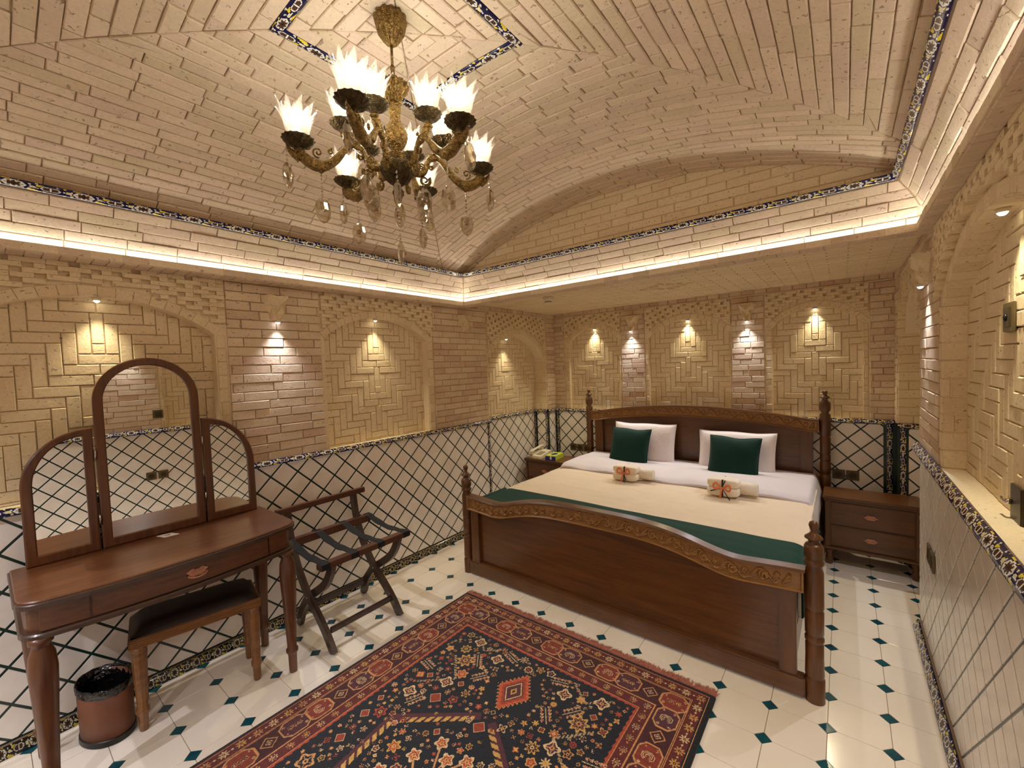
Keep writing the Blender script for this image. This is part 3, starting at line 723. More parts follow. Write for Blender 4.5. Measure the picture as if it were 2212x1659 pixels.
# soffits and alcove ceiling
box_part(CE, 'soffit', 'mortar', XL-0.3, LED_X0, YF-0.1, LED_Y1+0.085, ZS+0.002, 2.083)
box_part(CE, 'soffit', 'mortar', LED_X1, XR+0.3, YF-0.1, LED_Y1+0.085, ZS+0.002, 2.083)
box_part(CE, 'soffit', 'mortar', LED_X0, LED_X1, LED_Y1, LED_Y1+0.085, ZS+0.002, 2.083)
box_part(CE, 'soffit', 'mortar', LED_X0, LED_X1, YF-0.1, LED_Y0, ZS+0.002, 2.083)
box_part(CE, 'alcove_ceiling', 'mortar', -0.5, 3.1, LED_Y1+0.06, 2.2, ZA, ZA+0.04)
box_part(CE, 'step', 'mortar', -0.5, 3.1, LED_Y1+0.055, LED_Y1+0.085, 2.06, 2.35)
def under(u0, u1, y0, y1, z, alongx, L, h, name='brick', mat='vault_brick'):
    fr_ = frame((0, 0, z), (1, 0, 0), (0, 0, -1))
    nrow = max(1, round(((y1-y0) if alongx else (u1-u0))/h))
    hh = ((y1-y0) if alongx else (u1-u0))/nrow
    for r in range(nrow):
        t = (u0 if alongx else y0)-(r % 2)*L*0.5; e = u1 if alongx else y1
        while t < e-1e-4:
            a, b = max(t, u0 if alongx else y0), min(t+L, e)
            if b-a > 0.012:
                x0, x1, yy0, yy1 = (a, b, y0+r*hh, y0+(r+1)*hh) if alongx else (u0+r*hh, u0+(r+1)*hh, a, b)
                poly = [(x0, -yy1), (x1, -yy1), (x1, -yy0), (x0, -yy0)]
                piece(CE, name, mat, poly, fr_, 0, 0.006, 0.002, 0.001, 0, False, 0.0016)
            t += L
under(LED_X1+0.004, XR+0.008, YF, LED_Y1, ZS+0.002, True, 0.1, 0.05)
under(XL+0.004, LED_X0-0.004, YF, LED_Y1, ZS+0.002, True, 0.14, 0.05)
under(XL, XR, LED_Y1+0.004, LED_Y1+0.083, ZS+0.002, False, 0.2, 0.1)
under(-0.22, 2.77, LED_Y1+0.09, YB-0.01, ZA, True, 0.2, 0.05, mat='panel_brick')
for fr_, u0, u1 in ((fB(-0.004), -0.2, 2.75), (frame((XL+0.004, 0, 0), (0, 1, 0), (1, 0, 0)), LED_Y1+0.09, 1.94), (frame((XR-0.004, 0, 0), (0, -1, 0), (-1, 0, 0)), -1.94, -LED_Y1-0.09)):
    m = MB(); m.prism([(u0, 2.046), (u1, 2.046), (u1, 2.054), (u0, 2.054)], -0.03, 0.012, fr_); m.build('cornice_line', 'mortar', CE)
    courses(CE, fr_, u0, u1, 2.055, 2.099, 0.044, 0.09, 'pier_brick', name='frieze_brick', d=0.006)
# small lozenge of recessed marks in the alcove ceiling
fa = frame((0, 0, ZA-0.006), (1, 0, 0), (0, 0, -1))
for i in range(-3, 4):
    for j in range(-3, 4):
        if abs(i)+abs(j) in (2, 3) and (i+j) % 2 == 0 or abs(i)+abs(j) == 3:
            piece(CE, 'relief_block', 'panel_brick', [(1.36+i*.06-.02, -(1.12+j*.05+.009)), (1.36+i*.06+.02, -(1.12+j*.05+.009)), (1.36+i*.06+.02, -(1.12+j*.05-.009)), (1.36+i*.06-.02, -(1.12+j*.05-.009))], fa, 0, 0.008, 0.001)
# ---- cove: lip, slot, LED strips, sloping courses, floral band
TR = struct('trim_1', 'brick lip and coved courses with a floral tile band around the vault')
SIDES = [ # origin on the opening edge, u direction, outward normal (into the room), length
    ((LED_X0, LED_Y1, 0), (0, -1, 0), (1, 0, 0), LED_Y1-LED_Y0, 'left'),
    ((LED_X1, LED_Y1, 0), (-1, 0, 0), (0, -1, 0), LED_X1-LED_X0, 'back'),
    ((LED_X1, LED_Y0, 0), (0, 1, 0), (-1, 0, 0), LED_Y1-LED_Y0, 'right'),
    ((LED_X0, LED_Y0, 0), (1, 0, 0), (0, 1, 0), LED_X1-LED_X0, 'front')]
PROF = [(-0.050, 2.086), (-0.036, 2.126), (-0.018, 2.166), (0.004, 2.206), (0.031, 2.244), (0.063, 2.280)]
for O, u, n, L, nm in SIDES:
    u = Vector(u); n = Vector(n); O = Vector(O); v = Vector((0, 0, 1))
    if n.cross(u).z < 0: O = O+u*L; u = -u
    # lip front: header bricks
    fr_ = frame(O-n*0.006, u, n); k = int(L/0.098)
    for i in range(k):
        piece(TR, 'lip_brick', 'vault_brick', [(L*i/k, ZS), (L*(i+1)/k, ZS), (L*(i+1)/k, 2.085), (L*i/k, 2.085)], fr_, 0, 0.007, 0.002, 0.002, 0.006, False, 0.0008)
    for r in range(5):
        (o0, z0), (o1, z1) = PROF[r], PROF[r+1]; sl = math.hypot(o1-o0, z1-z0)
        d = (n*(o1-o0)+v*(z1-z0)).normalized(); nn = u.cross(d)
        if nn.dot(n) < 0: nn = -nn
        base = O+n*(o0-0.010)+v*z0; f2 = frame(base, u, nn)
        t = -random.uniform(0, 0.2)
        while t < L:
            l = 0.205*random.uniform(0.9, 1.1); poly = [(t, 0), (t+l, 0), (t+l, sl), (t, sl)]
            k0 = (o1-o0)/sl
            poly = clip(poly, -1, k0, -o0); poly = clip(poly, 1, k0, L-o0) if len(poly) > 2 else poly
            if len(poly) > 2: piece(TR, 'cove_brick', 'vault_brick', poly, f2, 0, 0.011, 0.003, 0.003, 0.003, False, 0.0016)
            t += l
    # backing body of the cove and the slot behind it
    m = MB(); fo = frame(O, n, u)     # local x = n, local z = u ; local y = z x n
    ysign = fo.to_3x3()@Vector((0, 1, 0)); sg = 1 if ysign.z > 0 else -1
    def poly(pp): 
        q_ = [(a, sg*b) for a, b in pp]
        return q_ if area(q_) > 0 else q_[::-1]
    m.prism(poly([(o-0.011, z) for o, z in PROF]+[(0.083, 2.296), (0.083, 2.303), (-0.12, 2.303), (-0.12, 2.086)]), -0.1 if nm in ('left', 'right') else -0.12, L+0.12, fo)
    m.build('cove_body', 'mortar', TR)
    a0 = O+n*0.074+v*2.291+u*0.074; a1 = O+n*0.074+v*2.291+u*(L-0.074)
    border_run(TR, a0, a1, n*0.72-v*0.70, 0.032, thick=0.006)
    # LED strip
    s_ = empty('led_strip', O+u*(L/2), 0, f'bright warm white LED strip hidden in the {nm} cove slot below the vault', 'light', 'LED strips in the cove')
    m = MB(); base = -(O+u*(L/2))
    a, b, c_, d_ = O-n*0.012+v*2.080, O-n*0.040+v*2.080, O-n*0.040+v*2.089, O-n*0.012+v*2.087
    P0 = [a, d_, c_, b]
    V = [p-u*0.028+base for p in P0]+[p+u*(L+0.028)+base for p in P0]
    m.add(V, [(0, 1, 5, 4), (2, 3, 7, 6), (3, 0, 4, 7), (3, 2, 1, 0), (4, 5, 6, 7)]); m.build('strip_body', 'phone_cream', s_)
    m = MB(); m.add([V[1], V[2], V[6], V[5]], [(0, 1, 2, 3)]); 
    me_ = m.mesh('diffuser'); me_.update()
    if me_.polygons[0].normal.z < 0: me_.flip_normals()
    link('diffuser', me_, 'led_glow', s_)
flush_pieces()
# ================================================================== FURNITURE
def circ(n=8): return [(math.cos(2*math.pi*i/n), math.sin(2*math.pi*i/n)) for i in range(n)]
# ------------------------------------------------------------------ carved relief
def spiral(cx, cz, r0, r1, a0, turns, n=26):
    return [(cx+(r0+(r1-r0)*t)*math.cos(a0+turns*2*math.pi*t), cz+(r0+(r1-r0)*t)*math.sin(a0+turns*2*math.pi*t)) for t in np.linspace(0, 1, n)]
def carve_curves(L, H, centre=True):
    """scroll and leaf lines in rail coordinates: x along 0..L, z in -H/2..H/2; returns list of (polyline,width)"""
    C_ = []; p = 0.128; k = int(L/2/p)
    def motif(x, s):
        C_.append(([(x+s*t*p, 0.36*H*math.cos(t*math.pi*2)) for t in np.linspace(-0.5, 0.5, 22)], 0.0034))
        C_.append((spiral(x+s*0.012, -0.03*H, 0.32*H, 0.05*H, math.pi*0.5, 1.35*s), 0.0036))
        C_.append((spiral(x+s*p*0.52, 0.12*H, 0.20*H, 0.03*H, -math.pi*0.5, -1.2*s), 0.0030))
        for a in (0.3, 0.75, 1.2, 1.65, 2.1):
            C_.append(([(x+s*p*0.2+0.1*H*math.cos(a)*t*1.0*s, -0.2*H+0.42*H*math.sin(a)*t) for t in np.linspace(0.2, 1, 6)], 0.0022))
        for a in (-0.5, 0.1, 0.6):
            C_.append(([(x+s*(p*0.68+0.028*t*math.cos(a)), -0.28*H+0.55*H*t*math.sin(a+0.9)) for t in np.linspace(0, 1, 7)], 0.0028))
    for i in range(k):
        motif(L/2+(i+0.55)*p+0.01, 1); motif(L/2-(i+0.55)*p-0.01, -1)
    for j in range(6):
        a = j*math.pi/3; C_.append((spiral(L/2+0.2*H*math.cos(a), 0.2*H*math.sin(a), 0.13*H, 0.10*H, 0, 1, 12), 0.003))
    return C_
def carved_rail(name, x0, x1, y, ztop, zbot, parent, depth=0.045, nx=1000, nz=40, reflat=0.004):
    """rail whose front (facing -y) carries scroll carving; ztop/zbot are functions of x"""
    L = x1-x0; xs = np.linspace(x0, x1, nx); ts = np.linspace(0, 1, nz); H = 0.075
    X, T = np.meshgrid(xs, ts, indexing='ij'); Zt = np.array([ztop(x) for x in xs])[:, None]; Zb = np.array([zbot(x) for x in xs])[:, None]
    lx = (X-x0); lz = (T-0.5)*H
    best = np.zeros_like(X)
    for pts, wd in carve_curves(L, H*0.82):
        P = np.array(pts); lo, hi = P[:, 0].min()-0.012, P[:, 0].max()+0.012
        m = (xs-x0 >= lo) & (xs-x0 <= hi)
        if not m.any(): continue
        sub = np.full((m.sum(), nz), 9.0)
        for q_ in P: sub = np.minimum(sub, np.hypot(lx[m]-q_[0], lz[m]-q_[1]))
        best[m] = np.maximum(best[m], np.clip(1.35-sub/(wd*1.25), 0, 1))
    edge = np.clip((np.abs(T-0.5)-0.40)/0.04, 0, 1); h = np.maximum(np.sqrt(best)*0.011, edge*0.013)
    e2 = np.clip((0.012-np.minimum(lx, L-lx))/0.004, 0, 1); h = np.maximum(h, e2*0.013)
    Z = Zb+(Zt-Zb)*T; Y = y-h
    V = np.stack([X, Y, Z], -1).reshape(-1, 3).tolist(); F = []
    for i in range(nx-1):
        for j in range(nz-1): F.append((i*nz+j, (i+1)*nz+j, (i+1)*nz+j+1, i*nz+j+1))
    b = len(V)
    for i in range(nx): V.append((xs[i], y+depth, Zt[i, 0])); V.append((xs[i], y+depth, Zb[i, 0]))
    for i in range(nx-1):
        F.append((i*nz+nz-1, (i+1)*nz+nz-1, b+2*i+2, b+2*i)); F.append(((i+1)*nz, i*nz, b+2*i+1, b+2*i+3)); F.append((b+2*i, b+2*i+2, b+2*i+3, b+2*i+1))
    me = mesh(name, V, F, True); return link(name, me, 'carved_wood', parent)
# ------------------------------------------------------------------ bed
bed = empty('bed', (1.305, 0.9, 0), 0, 'dark wooden double bed with scroll carved headboard and curved footboard', 'bed')
BI = Matrix.Translation((-1.305, -0.9, 0))
def bpart(m, name, mat, label=None):
    return m.build(name, mat, bed, BI, label)
POST_F = [(0.0375, 0), (0.0375, 0.10), (0.031, 0.106), (0.036, 0.118), (0.036, 0.12), (0.034, 0.20), (0.034, 0.255), (0.029, 0.262), (0.036, 0.272), (0.036, 0.285), (0.029, 0.295), (0.035, 0.303), (0.0355, 0.40), (0.030, 0.408), (0.036, 0.416), (0.036, 0.44), (0.0355, 0.575), (0.027, 0.600), (0.037, 0.612), (0.037, 0.622), (0.028, 0.632), (0.0365, 0.645), (0.0365, 0.685), (0.030, 0.697), (0.020, 0.702), (0.020, 0.714), (0.034, 0.722), (0.033, 0.728), (0.014, 0.744), (0.010, 0.752), (0.016, 0.768), (0.019, 0.780), (0.014, 0.792), (0.006, 0.797), (0.0, 0.798)]
POST_H = [(0.0375, 0), (0.0375, 0.45), (0.031, 0.456), (0.036, 0.47), (0.035, 0.56), (0.030, 0.568), (0.036, 0.576), (0.036, 0.66), (0.029, 0.668), (0.035, 0.675), (0.035, 0.72), (0.029, 0.728), (0.035, 0.736), (0.035, 0.86), (0.029, 0.868), (0.037, 0.876), (0.038, 0.99), (0.036, 1.04), (0.022, 1.055), (0.036, 1.080), (0.038, 1.11), (0.036, 1.135), (0.022, 1.15), (0.018, 1.165), (0.034, 1.176), (0.033, 1.181), (0.014, 1.192), (0.012, 1.20), (0.018, 1.215), (0.018, 1.226), (0.008, 1.231), (0.0, 1.232)]
for x, y, pr, lab in ((0.257, -0.055, POST_F, None), (2.353, -0.055, POST_F, None), (0.272, 1.865, POST_H, None), (2.340, 1.865, POST_H, None)):
    m = MB(); m.lathe(pr, 24, Matrix.Translation((x, y, 0)), caps=False); bpart(m, 'bed_post', 'bed_wood_z')
zt = lambda x: 0.566+0.084*math.exp(-((x-1.30)/0.60)**4)-0.012*math.exp(-((abs(x-1.30)-0.72)/0.14)**2)+0.012*max(0, (abs(x-1.30)-0.75)/0.28)
cr_ = carved_rail('carved_rail', 0.295, 2.318, -0.085, lambda x: zt(x), lambda x: zt(x)-0.092, bed); cr_.matrix_local = BI
m = MB(); N_ = 140
for i in range(N_):
    xa, xb = 0.29+2.033*i/N_, 0.29+2.033*(i+1)/N_
    m.add([(xa, -0.100, zt(xa)-0.002), (xb, -0.100, zt(xb)-0.002), (xb, -0.030, zt(xb)-0.002), (xa, -0.030, zt(xa)-0.002), (xa, -0.092, zt(xa)+0.008), (xb, -0.092, zt(xb)+0.008), (xb, -0.036, zt(xb)+0.008), (xa, -0.036, zt(xa)+0.008)], [(0, 1, 5, 4), (4, 5, 6, 7), (2, 3, 7, 6), (1, 0, 3, 2)])
bpart(m, 'top_moulding', 'bed_wood_x')
m = MB(); n_ = 30; pts_ = [(0.395, 0.10)]+[(2.225, 0.10)]+[(2.225-1.83*i/n_, zt(2.225-1.83*i/n_)-0.085) for i in range(n_+1)]
m.prism(pts_, 0, 0.02, frame((0, -0.045, 0), (1, 0, 0), (0, -1, 0))); bpart(m, 'foot_panel', 'bed_wood_x')
for xa, xb in ((0.318, 0.397), (2.222, 2.290)):
    m = MB(); m.box(xa, xb, -0.088, -0.045, 0.10, zt((xa+xb)/2)-0.088, 0.004); bpart(m, 'stile', 'bed_wood_z')
m = MB(); m.box(0.29, 2.32, -0.090, -0.040, 0.012, 0.100, 0.006); m.box(0.395, 2.225, -0.094, -0.065, 0.096, 0.108, 0.003); bpart(m, 'bottom_rail', 'bed_wood_x')
for x in (0.315, 2.255):
    m = MB(); m.box(x, x+0.028, -0.03, 1.85, 0.12, 0.26, 0.004); bpart(m, 'side_rail', 'bed_wood_z')
# headboard
zh = lambda x: 0.995+0.080*max(0.0, 1-((x-1.306)/0.94)**2)
cr_ = carved_rail('carved_rail', 0.31, 2.302, 1.828, lambda x: zh(x), lambda x: zh(x)-0.090, bed, 0.04, 640, 26); cr_.matrix_local = BI
m = MB()
for i in range(N_):
    xa, xb = 0.31+1.992*i/N_, 0.31+1.992*(i+1)/N_
    m.add([(xa, 1.812, zh(xa)-0.004), (xb, 1.812, zh(xb)-0.004), (xb, 1.878, zh(xb)-0.004), (xa, 1.878, zh(xa)-0.004), (xa, 1.816, zh(xa)+0.009), (xb, 1.816, zh(xb)+0.009), (xb, 1.874, zh(xb)+0.009), (xa, 1.874, zh(xa)+0.009)], [(0, 1, 5, 4), (4, 5, 6, 7), (2, 3, 7, 6), (1, 0, 3, 2)])
bpart(m, 'top_moulding', 'bed_wood_x')
m = MB(); pts_ = [(0.44, 0.50), (2.19, 0.50)]+[(2.19-1.75*i/n_, zh(2.19-1.75*i/n_)-0.08) for i in range(n_+1)]
m.prism(pts_, 0, 0.02, frame((0, 1.872, 0), (1, 0, 0), (0, -1, 0))); bpart(m, 'head_panel', 'bed_wood_x')
for xa, xb in ((0.352, 0.445), (2.180, 2.262)):
    m = MB(); m.box(xa, xb, 1.826, 1.875, 0.30, zh((xa+xb)/2)-0.086, 0.004); bpart(m, 'stile', 'bed_wood_z')
m = MB(); m.box(0.31, 2.302, 1.826, 1.875, 0.40, 0.555, 0.005); bpart(m, 'bottom_rail', 'bed_wood_x')
# ------------------------------------------------------------------ mattress and bedding
m = MB(); m.box(0.345, 2.285, -0.025, 1.82, 0.27, 0.50, 0.03); o = m.build('mattress', 'white_cotton'); tag(o, 'thick white mattress under the cream bedspread, seen at the foot corner', 'mattress')
m = MB(); m.box(0.36, 2.235, 0.0, 1.8, 0.11, 0.265, 0.01); bpart(m, 'padded_base', 'white_cotton', 'white padded base')
def vnoise(x, y, s, seed):
    r = np.random.RandomState(seed); out = 0
    for k in range(5):
        a = r.uniform(0, 2*math.pi); f = s*r.uniform(0.5, 1.6); ph = r.uniform(0, 7)
        out = out+np.sin((x*math.cos(a)+y*math.sin(a))*f+ph+0.6*np.sin(x*f*0.4+ph))
    return out/5
def drape(name, mat, x0, x1, y0, y1, ztop, zlow, lift, nx=150, ny=90, seed=1, amp=0.004, th=0.0, edge=0.05, lowf=None, label=None, cat=None, tuck0=False, tuck1=False):
    """cloth over the bed: flat on top, rounding down at x sides"""
    us = np.linspace(0, 1, nx); ys = np.linspace(y0, y1, ny); drop = ztop-zlow; W = (x1-x0)
    total = W+2*drop; V = []
    for u in us:
        s = u*total
        for y in ys:
            if s < drop: a, b = 0.0, -(drop-s)
            elif s > drop+W: a, b = W, -(s-drop-W)
            else: a, b = s-drop, 0.0
            r = edge; x = x0+a; z = ztop+b
            if b == 0:
                d = min(a, W-a)
                if d < r: z -= r*0.32*(1-d/r)**2
            else:
                k = min(1.0, -b/r); sx = 1 if a > 0 else -1; x += sx*(0.006*math.sin(y*31+seed)+0.004*math.sin(y*57))*k
            V.append((x, y, z))
    V = np.array(V); nz_ = vnoise(V[:, 0], V[:, 1], 9, seed)*amp+vnoise(V[:, 0], V[:, 1]*2.0, 24, seed+3)*amp*0.4
    V[:, 2] += nz_*(V[:, 2] > ztop-0.05)+lift
    if tuck0: V[:, 2] -= 0.012*np.clip(1-(V[:, 1]-y0)/0.02, 0, 1)**2
    if tuck1: V[:, 2] -= 0.012*np.clip(1-(y1-V[:, 1])/0.02, 0, 1)**2
    F = [(i*ny+j, (i+1)*ny+j, (i+1)*ny+j+1, i*ny+j+1) for i in range(nx-1) for j in range(ny-1)]
    o = link(name, mesh(name, V.tolist(), F, True), mat); md = o.modifiers.new('s', 'SOLIDIFY'); md.thickness = th or 0.006; md.offset = -1
    return tag(o, label, cat)
drape('bedspread', 'cream_cotton', 0.325, 2.302, -0.02, 1.50, 0.535, 0.33, 0, 190, 130, 2, 0.006, 0.015, 0.06, label='wide cream bedspread with faint ripples covering the bed', cat='bedspread')
o = drape('bed_runner', 'runner_green', 0.318, 2.309, -0.022, 0.335, 0.546, 0.33, 0.002, 170, 34, 2, 0.005, 0.007, 0.07, label='dark green velvet runner lying across the foot of the bed', cat='bed runner', tuck1=True)
# folded-back sheet, thicker towards the head
nx, ny = 170, 46; V = []
for i in range(nx):
    u = i/(nx-1); x = 0.30+2.025*u
    yf = 1.105+0.03*math.sin(u*5.5)-0.03*math.exp(-((u-0.5)/0.12)**2)+0.012*math.sin(u*23)
    for j in range(ny):
        t = j/(ny-1); y = yf+(1.80-yf)*t
        z = 0.545+0.030*math.sin(min(1, t*9)*math.pi/2)+0.012*math.exp(-((t-0.45)/0.3)**2)*math.sin(u*9+1)+0.006*math.sin(u*31+t*7)*math.exp(-t*3)
        d = min(u, 1-u)*2.025
        if d < 0.06: z -= 0.16*(1-d/0.06)**2
        V.append((x, y, z))
F = [(i*ny+j, (i+1)*ny+j, (i+1)*ny+j+1, i*ny+j+1) for i in range(nx-1) for j in range(ny-1)]
o = link('folded_sheet', mesh('folded_sheet', V, F, True), 'white_cotton'); md = o.modifiers.new('s', 'SOLIDIFY'); md.thickness = 0.022; md.offset = -1
tag(o, 'white sheet folded back over the bedspread below the pillows', 'sheet')
def cushion(name, mat, w, h, t, label, cat, M, p=2.6, corner=0.10, seed=0, group=None):
    n = 30; V = []; F = []
    for side in (1, -1):
        for i in range(n):
            for j in range(n):
                u, v = -1+2*i/(n-1), -1+2*j/(n-1)
                k = 1-corner*0.45*(1-abs(v)**2)*abs(u)**3; k2 = 1-corner*0.45*(1-abs(u)**2)*abs(v)**3
                th = t/2*((1-abs(u)**p)*(1-abs(v)**p))**0.5*(1+0.05*math.sin(u*4+v*3+seed))
                V.append((u*w/2*k, side*max(th, 0.002), v*h/2*k2+0.004*math.sin(u*5+seed)))
    for s_ in (0, 1):
        b = s_*n*n
        for i in range(n-1):
            for j in range(n-1):
                f = (b+i*n+j, b+(i+1)*n+j, b+(i+1)*n+j+1, b+i*n+j+1); F.append(f[::-1] if s_ == 0 else f)
    N2_ = n*n
    for i in range(n-1):
        for (a, c) in (((i*n), ((i+1)*n)), ((i*n+n-1), ((i+1)*n+n-1)), ((i), (i+1)), ((n-1)*n+i, (n-1)*n+i+1)): F.append((a, c, c+N2_, a+N2_))
    me = mesh(name, V, F, True); bm = bmesh.new(); bm.from_mesh(me); bmesh.ops.recalc_face_normals(bm, faces=bm.faces); bm.to_mesh(me); bm.free()
    o = link(name, me, mat); o.matrix_world = M; tag(o, label, cat, group)
    m = MB(); e = [(-1, -1), (1, -1), (1, 1), (-1, 1)]; path = []
    for a in range(4):
        (u0, v0), (u1, v1) = e[a], e[(a+1) % 4]
        for q_ in range(12):
            u, v = u0+(u1-u0)*q_/12, v0+(v1-v0)*q_/12
            k = 1-corner*0.45*(1-abs(v)**2)*abs(u)**3; k2 = 1-corner*0.45*(1-abs(u)**2)*abs(v)**3
            path.append((u*w/2*k*1.004, 0, v*h/2*k2*1.004+0.004*math.sin(u*5+seed)))
    m.tube(path, 0.0035, 6, True, up=(0, 1, 0)); m.build('piping', mat, o)
    return o
def lean(x, y, z, tilt, rz=0.0): return Matrix.Translation((x, y, z))@Matrix.Rotation(rz, 4, 'Z')@Matrix.Rotation(-tilt, 4, 'X')
cushion('pillow', 'pillow_cotton', 0.60, 0.40, 0.13, 'white striped pillow standing at the headboard behind the left green cushion', 'pillow', lean(0.920, 1.735, 0.712, 0.24, 0.02), seed=1, group='pillows at the headboard')
cushion('pillow', 'pillow_cotton', 0.60, 0.40, 0.13, 'white striped pillow standing at the headboard behind the right green cushion', 'pillow', lean(1.725, 1.735, 0.682, 0.24, -0.02), seed=2, group='pillows at the headboard')
cushion('cushion', 'green_velvet', 0.385, 0.375, 0.11, 'dark green velvet square cushion on the left pillow, nearer the telephone', 'cushion', lean(0.83, 1.60, 0.692, 0.34, 0.03)@Matrix.Rotation(0.035, 4, 'Y'), corner=0.16, seed=3, group='green cushions on the bed')
cushion('cushion', 'green_velvet', 0.385, 0.385, 0.11, 'dark green velvet square cushion on the right pillow, nearer the two drawer nightstand', 'cushion', lean(1.740, 1.56, 0.678, 0.36, 0.0)@Matrix.Rotation(0.03, 4, 'Y'), corner=0.16, seed=4, group='green cushions on the bed')
# towels with ribbon
def towels(x, y, z, rz, label_a, label_b, kind):
    M = Matrix.Translation((x, y, z))@Matrix.Rotation(rz, 4, 'Z')
    t = empty('folded_towel', label=label_a, cat='towel', group='gift towels on the bed'); t.matrix_world = M@Matrix.Diagonal((1.06, 1.06, 1.16, 1))
    def soft(x0, x1, y0, y1, z0, z1, nm, sd):
        n1, n2 = 22, 22; V = []
        for i in range(n1+1):
            ph = -math.pi/2+math.pi*i/n1
            for j in range(n2*2):
                th = math.pi*j/n2; f = lambda c_, p_: math.copysign(abs(c_)**p_, c_)
                X_ = f(math.cos(ph), 0.35)*f(math.cos(th), 0.35); Y_ = f(math.cos(ph), 0.35)*f(math.sin(th), 0.35); Z_ = f(math.sin(ph), 0.55)
                V.append(((x0+x1)/2+(x1-x0)/2*X_+0.002*math.sin(Y_*7+sd), (y0+y1)/2+(y1-y0)/2*Y_+0.002*math.sin(X_*8+sd), (z0+z1)/2+(z1-z0)/2*Z_*(1+0.05*math.sin(X_*3+sd))))
        F = [(i*2*n2+j, i*2*n2+(j+1) % (2*n2), (i+1)*2*n2+(j+1) % (2*n2), (i+1)*2*n2+j) for i in range(n1) for j in range(2*n2)]
        link(nm, mesh(nm, V, F, True), 'towel_terry', t)
    soft(-0.100, 0.095, -0.062, 0.060, 0.0, 0.053, 'towel_layer', 1); soft(-0.098, 0.094, -0.054, 0.060, 0.048, 0.103, 'towel_layer', 2)
    # ribbon band and bow on the sloping front
    rb = MB(); f_ = frame((0, -0.061, 0.055), (1, 0, 0), (0, -1, 0.22))
    for (a, r0, mat_) in ():
        pass
    rb.box(-0.005, 0.005, -0.050, 0.060, 0.099, 0.102); rb.add([(-.005, -.064, 0), (.005, -.064, 0), (.005, -.064, .05), (-.005, -.064, .05), (.005, -.052, .101), (-.005, -.052, .101)], [(0, 1, 2, 3), (3, 2, 4, 5)]); o_ = rb.build('ribbon', 'ribbon_black', t)
    bow = MB()
    def tail(a, l, wd): 
        c_, s_ = math.cos(a), math.sin(a); bow.add([f_@Vector((c_*r-s_*q_, s_*r+c_*q_, 0.006+0.006*math.sin(r/l*3))) for r in np.linspace(0, l, 7) for q_ in (-wd*(0.5+0.5*r/l), wd*(0.5+0.5*r/l))], [(2*i, 2*i+2, 2*i+3, 2*i+1) for i in range(6)])
    def loop(a, l):
        pts = [f_@Vector((math.cos(a+0.5*math.sin(p_)*0.9)*l*math.sin(p_/2), math.sin(a+0.5*math.sin(p_)*0.9)*l*math.sin(p_/2), 0.006+0.018*math.sin(p_/2))) for p_ in np.linspace(0.05, 2*math.pi-0.05, 18)]
        bow.tube(pts, [(0.0012, 0.008)]*18, 4, up=tuple((f_.to_3x3()@Vector((0, 0, 1)))))
    for a in ((0.45, math.pi-0.5) if kind == 0 else (0.05, math.pi-0.25)): loop(a, 0.052)
    tail(-1.9 if kind == 0 else -1.75, 0.062, 0.007)
    bow.build('bow', 'ribbon_orange', t)
    b2 = MB(); keep = bow; bow = b2
    tail(-1.45 if kind == 0 else -0.95, 0.062 if kind == 0 else 0.085, 0.0035); tail(-1.1 if kind == 0 else -2.8, 0.05 if kind == 0 else 0.075, 0.0035)
    if kind: tail(1.2, 0.05, 0.004)
    b2.build('bow_tail', 'ribbon_black', t)
    r = empty('rolled_towel', label=label_b, cat='towel', group='gift towels on the bed'); r.matrix_world = M@Matrix.Translation((0.130, 0.048, 0.0))@Matrix.Diagonal((1.0, 1.15, 1.12, 1))
    pr = MB()
    sp = spiral(0, 0, 0.042, 0.008, -math.pi/2, 2.2, 40)
    for q_ in (0,):
        V = []; 
        for s_ in (-0.07, 0.075):
            V += [(s_, a, b+0.044) for a, b in sp]
        pr.add(V, [(i, i+1, 40+i+1, 40+i) for i in range(39)], True)
    pr.build('towel_roll', 'towel_terry', r); r.children[0].modifiers.new('s', 'SOLIDIFY').thickness = 0.009
    m = MB(); m.lathe([(0.001, -0.072), (0.036, -0.071), (0.039, 0.0), (0.037, 0.074), (0.001, 0.075)], 18, Matrix.Translation((0, 0, 0.043))@Matrix.Rotation(math.pi/2, 4, 'Y')); m.build('towel_core', 'towel_terry', r)
towels(1.045, 1.025, 0.543, 0.06, 'folded cream towel tied with orange bow in front of the left cushion', 'rolled cream towel tucked right of the left bow tied towel', 0)
towels(1.785, 0.995, 0.543, 0.02, 'folded cream towel tied with black and orange bow before the right cushion', 'rolled cream towel tucked right of the right bow tied towel', 1)
